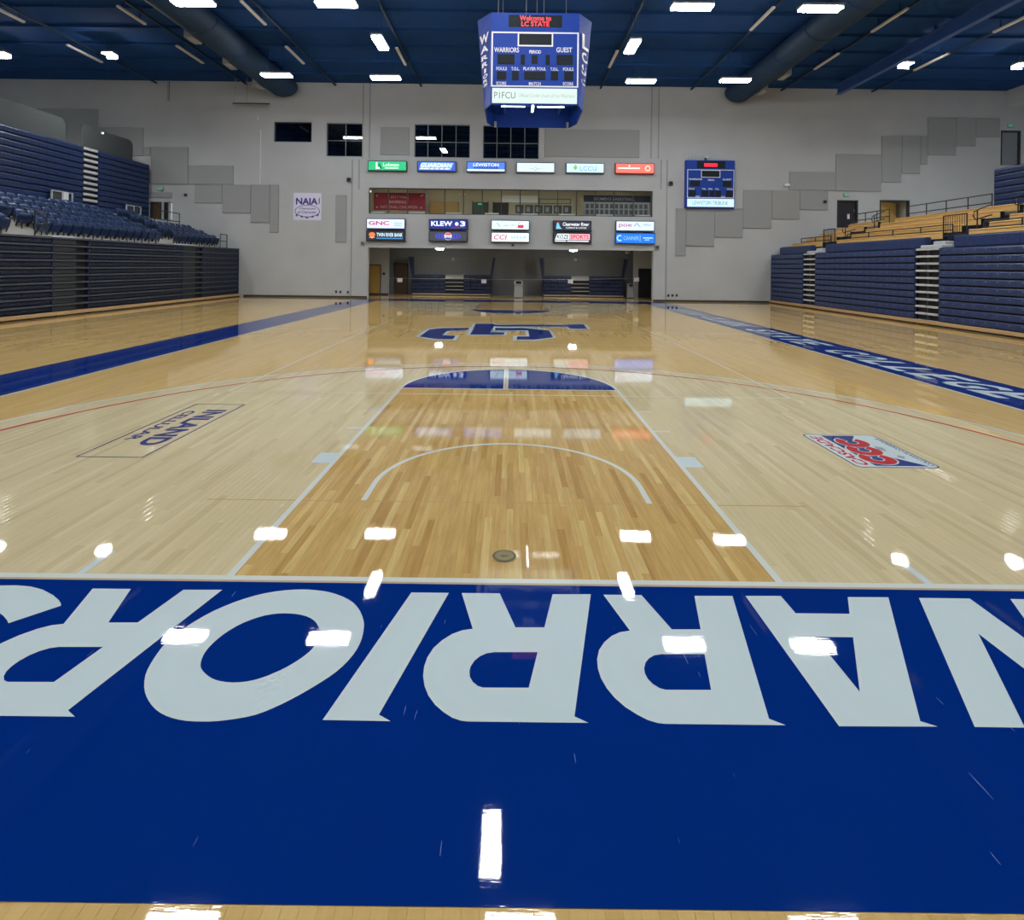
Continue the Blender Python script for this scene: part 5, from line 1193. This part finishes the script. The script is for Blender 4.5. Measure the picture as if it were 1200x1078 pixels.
for (ya, yb2), n_ in zip(((27.4, 30.6), (18.8, 25.9), (3.2, 17.3)), nm):
    n = max(2, int((yb2-ya)/1.5)); run(17.42, ya, yb2, 3.22, 3.92, n, [3.70], 'low black guard rail above the front bench of the right stand, ' + n_, G)
for ya, yb2, n_ in ((26.1, 27.2, 'far aisle'), (17.45, 18.6, 'near aisle')):
    zt, zm = 4.22, 3.45; n = 9
    railing('black barred guard across the head of the right stand aisle, ' + n_, [[(16.9, ya, zt), (16.9, yb2, zt)], [(16.9, ya, zm), (16.9, yb2, zm)]], [((16.9, ya, 3.2 if False else 2.95), (16.9, ya, zt)), ((16.9, yb2, 2.95), (16.9, yb2, zt))], group=G,
            balusters=[((16.9, ya+(yb2-ya)*(i+1)/(n+1), zm), (16.9, ya+(yb2-ya)*(i+1)/(n+1), zt)) for i in range(n)])
    for j, x in enumerate((17.75, 19.3)):
        zb = 3.20 + RI*int((x-16.85)/TR); yc = (ya+yb2)/2
        railing('black looped handrail in the middle of the right stand %s, %s' % (n_, ('lower','upper')[j]), [[(x+.55, yc, zb+.95+.2), (x+.05, yc, zb+.95), (x-.12, yc, zb+.86), (x-.16, yc, zb+.70), (x-.08, yc, zb+.56), (x+.55, yc, zb+.75)]], [((x, yc, zb), (x, yc, zb+.92))], group=G)
G = 'black pipe railings of the left tier'
run(-17.35, 30.2, 31.0, 2.935, 3.75, 1, [3.35], 'black pipe guard at the far front corner of the left tier', G)
run(-20.2, 28.5, 30.9, 3.78, 5.0, 2, [4.5], 'black pipe railing beside the bright left doorway', G)
for ya, n_ in ((16.95, 'near aisle'), (25.7, 'far aisle')):
    railing('black handrail post at the left tier %s' % n_, [[(-17.3, ya, 3.85), (-17.3, ya+.55, 3.85)], [(-17.3, ya, 3.4), (-17.3, ya+.55, 3.4)]], [((-17.3, ya, 2.935), (-17.3, ya, 3.85)), ((-17.3, ya+.55, 2.935), (-17.3, ya+.55, 3.85))], group=G)
# upper closed bleachers and what stands on them
gU = 'upper closed bleachers'
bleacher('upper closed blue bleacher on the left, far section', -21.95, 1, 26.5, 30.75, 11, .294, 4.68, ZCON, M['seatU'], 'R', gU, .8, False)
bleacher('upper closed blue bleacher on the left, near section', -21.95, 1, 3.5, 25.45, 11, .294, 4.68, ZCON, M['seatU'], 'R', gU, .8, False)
aisle('tall ladder of pale steps in the upper left bleacher', -21.95, 1, 25.45, 26.5, 11, .294, 4.68, ZCON, 'upper aisle steps', 1, False, th=.13)
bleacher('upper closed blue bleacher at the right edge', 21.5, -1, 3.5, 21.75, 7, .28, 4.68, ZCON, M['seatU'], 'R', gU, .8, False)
for ya, yb2, lab in ((26.2, 30.15, 'dark grey rounded parapet panel above the far section'), (4.0, 25.05, 'dark grey parapet panel above the near section')):
    t = thing('parapet_panel', lab + ' of the upper left bleacher', 'wall panel', (-22.6, (ya+yb2)/2, 7.92), 'parapet panels of the upper left bleacher')
    r_ = .35; p = [(ya,7.92),(yb2,7.92)] + arc(yb2-r_, 9.22-r_, r_, 0, 90, 8) + [(ya, 9.22)]
    MB().prism(p, (-22.68,0,0), (0,1,0), (0,0,1), (.09,0,0)).build('fabric', M['acoustic2'], t)
    b = MB(); b.box(-22.74, ya, 7.92, -22.682, yb2, 8.0); b.build('base_rail', M['charcoal'], t)
q = onX(119, 156, -22.58); t = thing('small_lamp', 'tiny white lamp at the top of the dark parapet panel', 'lamp', (-22.55, q[0], q[1])); MB().bev(-22.5905, q[0]-.06, q[1]-.06, -22.5, q[0]+.06, q[1]+.06, .015).build('case', M['white'], t); MB().box(-22.499, q[0]-.04, q[1]-.04, -22.49, q[0]+.04, q[1]+.04).build('lens', M['dotl'], t)
# small furniture on the left walkway
for k, (pa, pb, lab) in enumerate(((( 60,225.5),(85,234.5),'pale framed stand with a white card on the left walkway, nearer one'), ((148,239.5),(165,252),'pale framed stand with two dark screens on the left walkway, farther one'))):
    X = -21.75; ya, za = onX(*pa, X); yb2, zb = onX(*pb, X)
    t = thing('equipment_stand', lab, 'stand', (X, (ya+yb2)/2, ZCON))
    f = MB(); z1_, z0_ = max(za, zb+.35), min(zb, za-.35); y0, y1 = min(ya,yb2), max(ya,yb2)
    for a in ((y0,z0_,y1,z0_+.05),(y0,z1_-.05,y1,z1_),(y0,z0_+.05,y0+.05,z1_-.05),(y1-.05,z0_+.05,y1,z1_-.05),((y0+y1)/2-.03,z0_+.05,(y0+y1)/2+.03,z1_-.05)): f.box(X-.03, a[0], a[1], X+.03, a[2], a[3])
    f.build('frame', M['tread'], t)
    MB().box(X-.02, y0+.06, z0_+.06, X+.01, (y0+y1)/2-.04, z1_-.06).build('panel', M['charcoal'], t); MB().bev(X-.02, (y0+y1)/2+.06, z0_+.1, X+.045, (y0+y1)/2+.36, z1_-.02, .01).build('card', M['paper'] if k == 0 else M['charcoal'], t)
    for y in (y0+.1, y1-.1): MB().box(X-.03, y-.03, ZCON, X+.03, y+.03, z0_-.001).build('leg', M['charcoal'], t)
# alcove bleachers with ribbed backs
YA = 35.35
for (p0, p1, aisle_px, lab) in (((482.5), 575.2, (521.5, 543.5), 'left'), (636.5, 731, (669, 690.5), 'right')):
    xa, xb = onY(p0, 345, YA)[0], onY(p1, 345, YA)[0]; m0, m1 = onY(aisle_px[0], 335, YA)[0], onY(aisle_px[1], 335, YA)[0]
    t = thing('folded_bleacher', 'small folded navy bleacher with tall wings in the alcove, %s one' % lab, 'bleacher', ((xa+xb)/2, YA, 0), 'alcove bleachers')
    MB().box(xa+.06, YA+.12, 0, xb-.06, YA+1.2, 1.36).build('body', M['dark'], t)
    for k in range(5):
        z = .16 + k*.255
        for x0_, x1_ in ((xa+.06, m0), (m1, xb-.06)):
            n = round((x1_-x0_)/.46); w_ = (x1_-x0_)/n; b = MB()
            for i in range(n):
                b.bev(x0_+i*w_+.006, YA, z+.015, x0_+(i+1)*w_-.006, YA+.11, z+.235, .015)
            b.build('seat_row', M['seatA'], t)
        MB().bev(m0+.02, YA+.02, z+.19, m1-.02, YA+.115, z+.245, .01).build('step_nose', M['greym'], t)
        if k == 4: MB().bev(m0+.02, YA+.02, z-.02, m1-.02, YA+.11, z+.16, .01).build('step_nose', M['greym'], t)
    MB().bev(xa+.03, YA-.10, .04, xb-.03, YA+.02, .13, .01).build('kick_board', M['alcp'], t); MB().box(xa+.06, YA-.02, 0, xb-.06, YA+.1, .04).build('toe_recess', M['dark'], t)
    for s, x in ((-1, xa), (1, xb)):
        # upright end frame that flares outwards above the folded rows
        MB().prism([(s*p, q) for p, q in ((-.06,0),(.05,0),(.06,1.35),(.26,2.62),(-.02 if s < 0 else .12,2.62),(-.06,1.35))], (x, YA+.10, 0), (1,0,0), (0,0,1), (0,.55,0)).build('wing', M['seatA'], t)
    n = int((xb-xa-.3)/.16)
    for i in range(n): x = xa+.15+(xb-xa-.3)*(i+.5)/n; MB().box(x-.05, AY-.06, 1.37, x+.05, AY-.0125, 2.6).build('rib', M['alcrib'], t)
    MB().box(xa+.1, AY-.012, 1.37, xb-.1, AY-.002, 2.6).build('rib_backing', M['alcove'], t)
    MB().box(xa+.1, AY-.045, 2.601, xb-.1, AY-.002, 2.66).build('rib_rail', M['alcrib'], t)
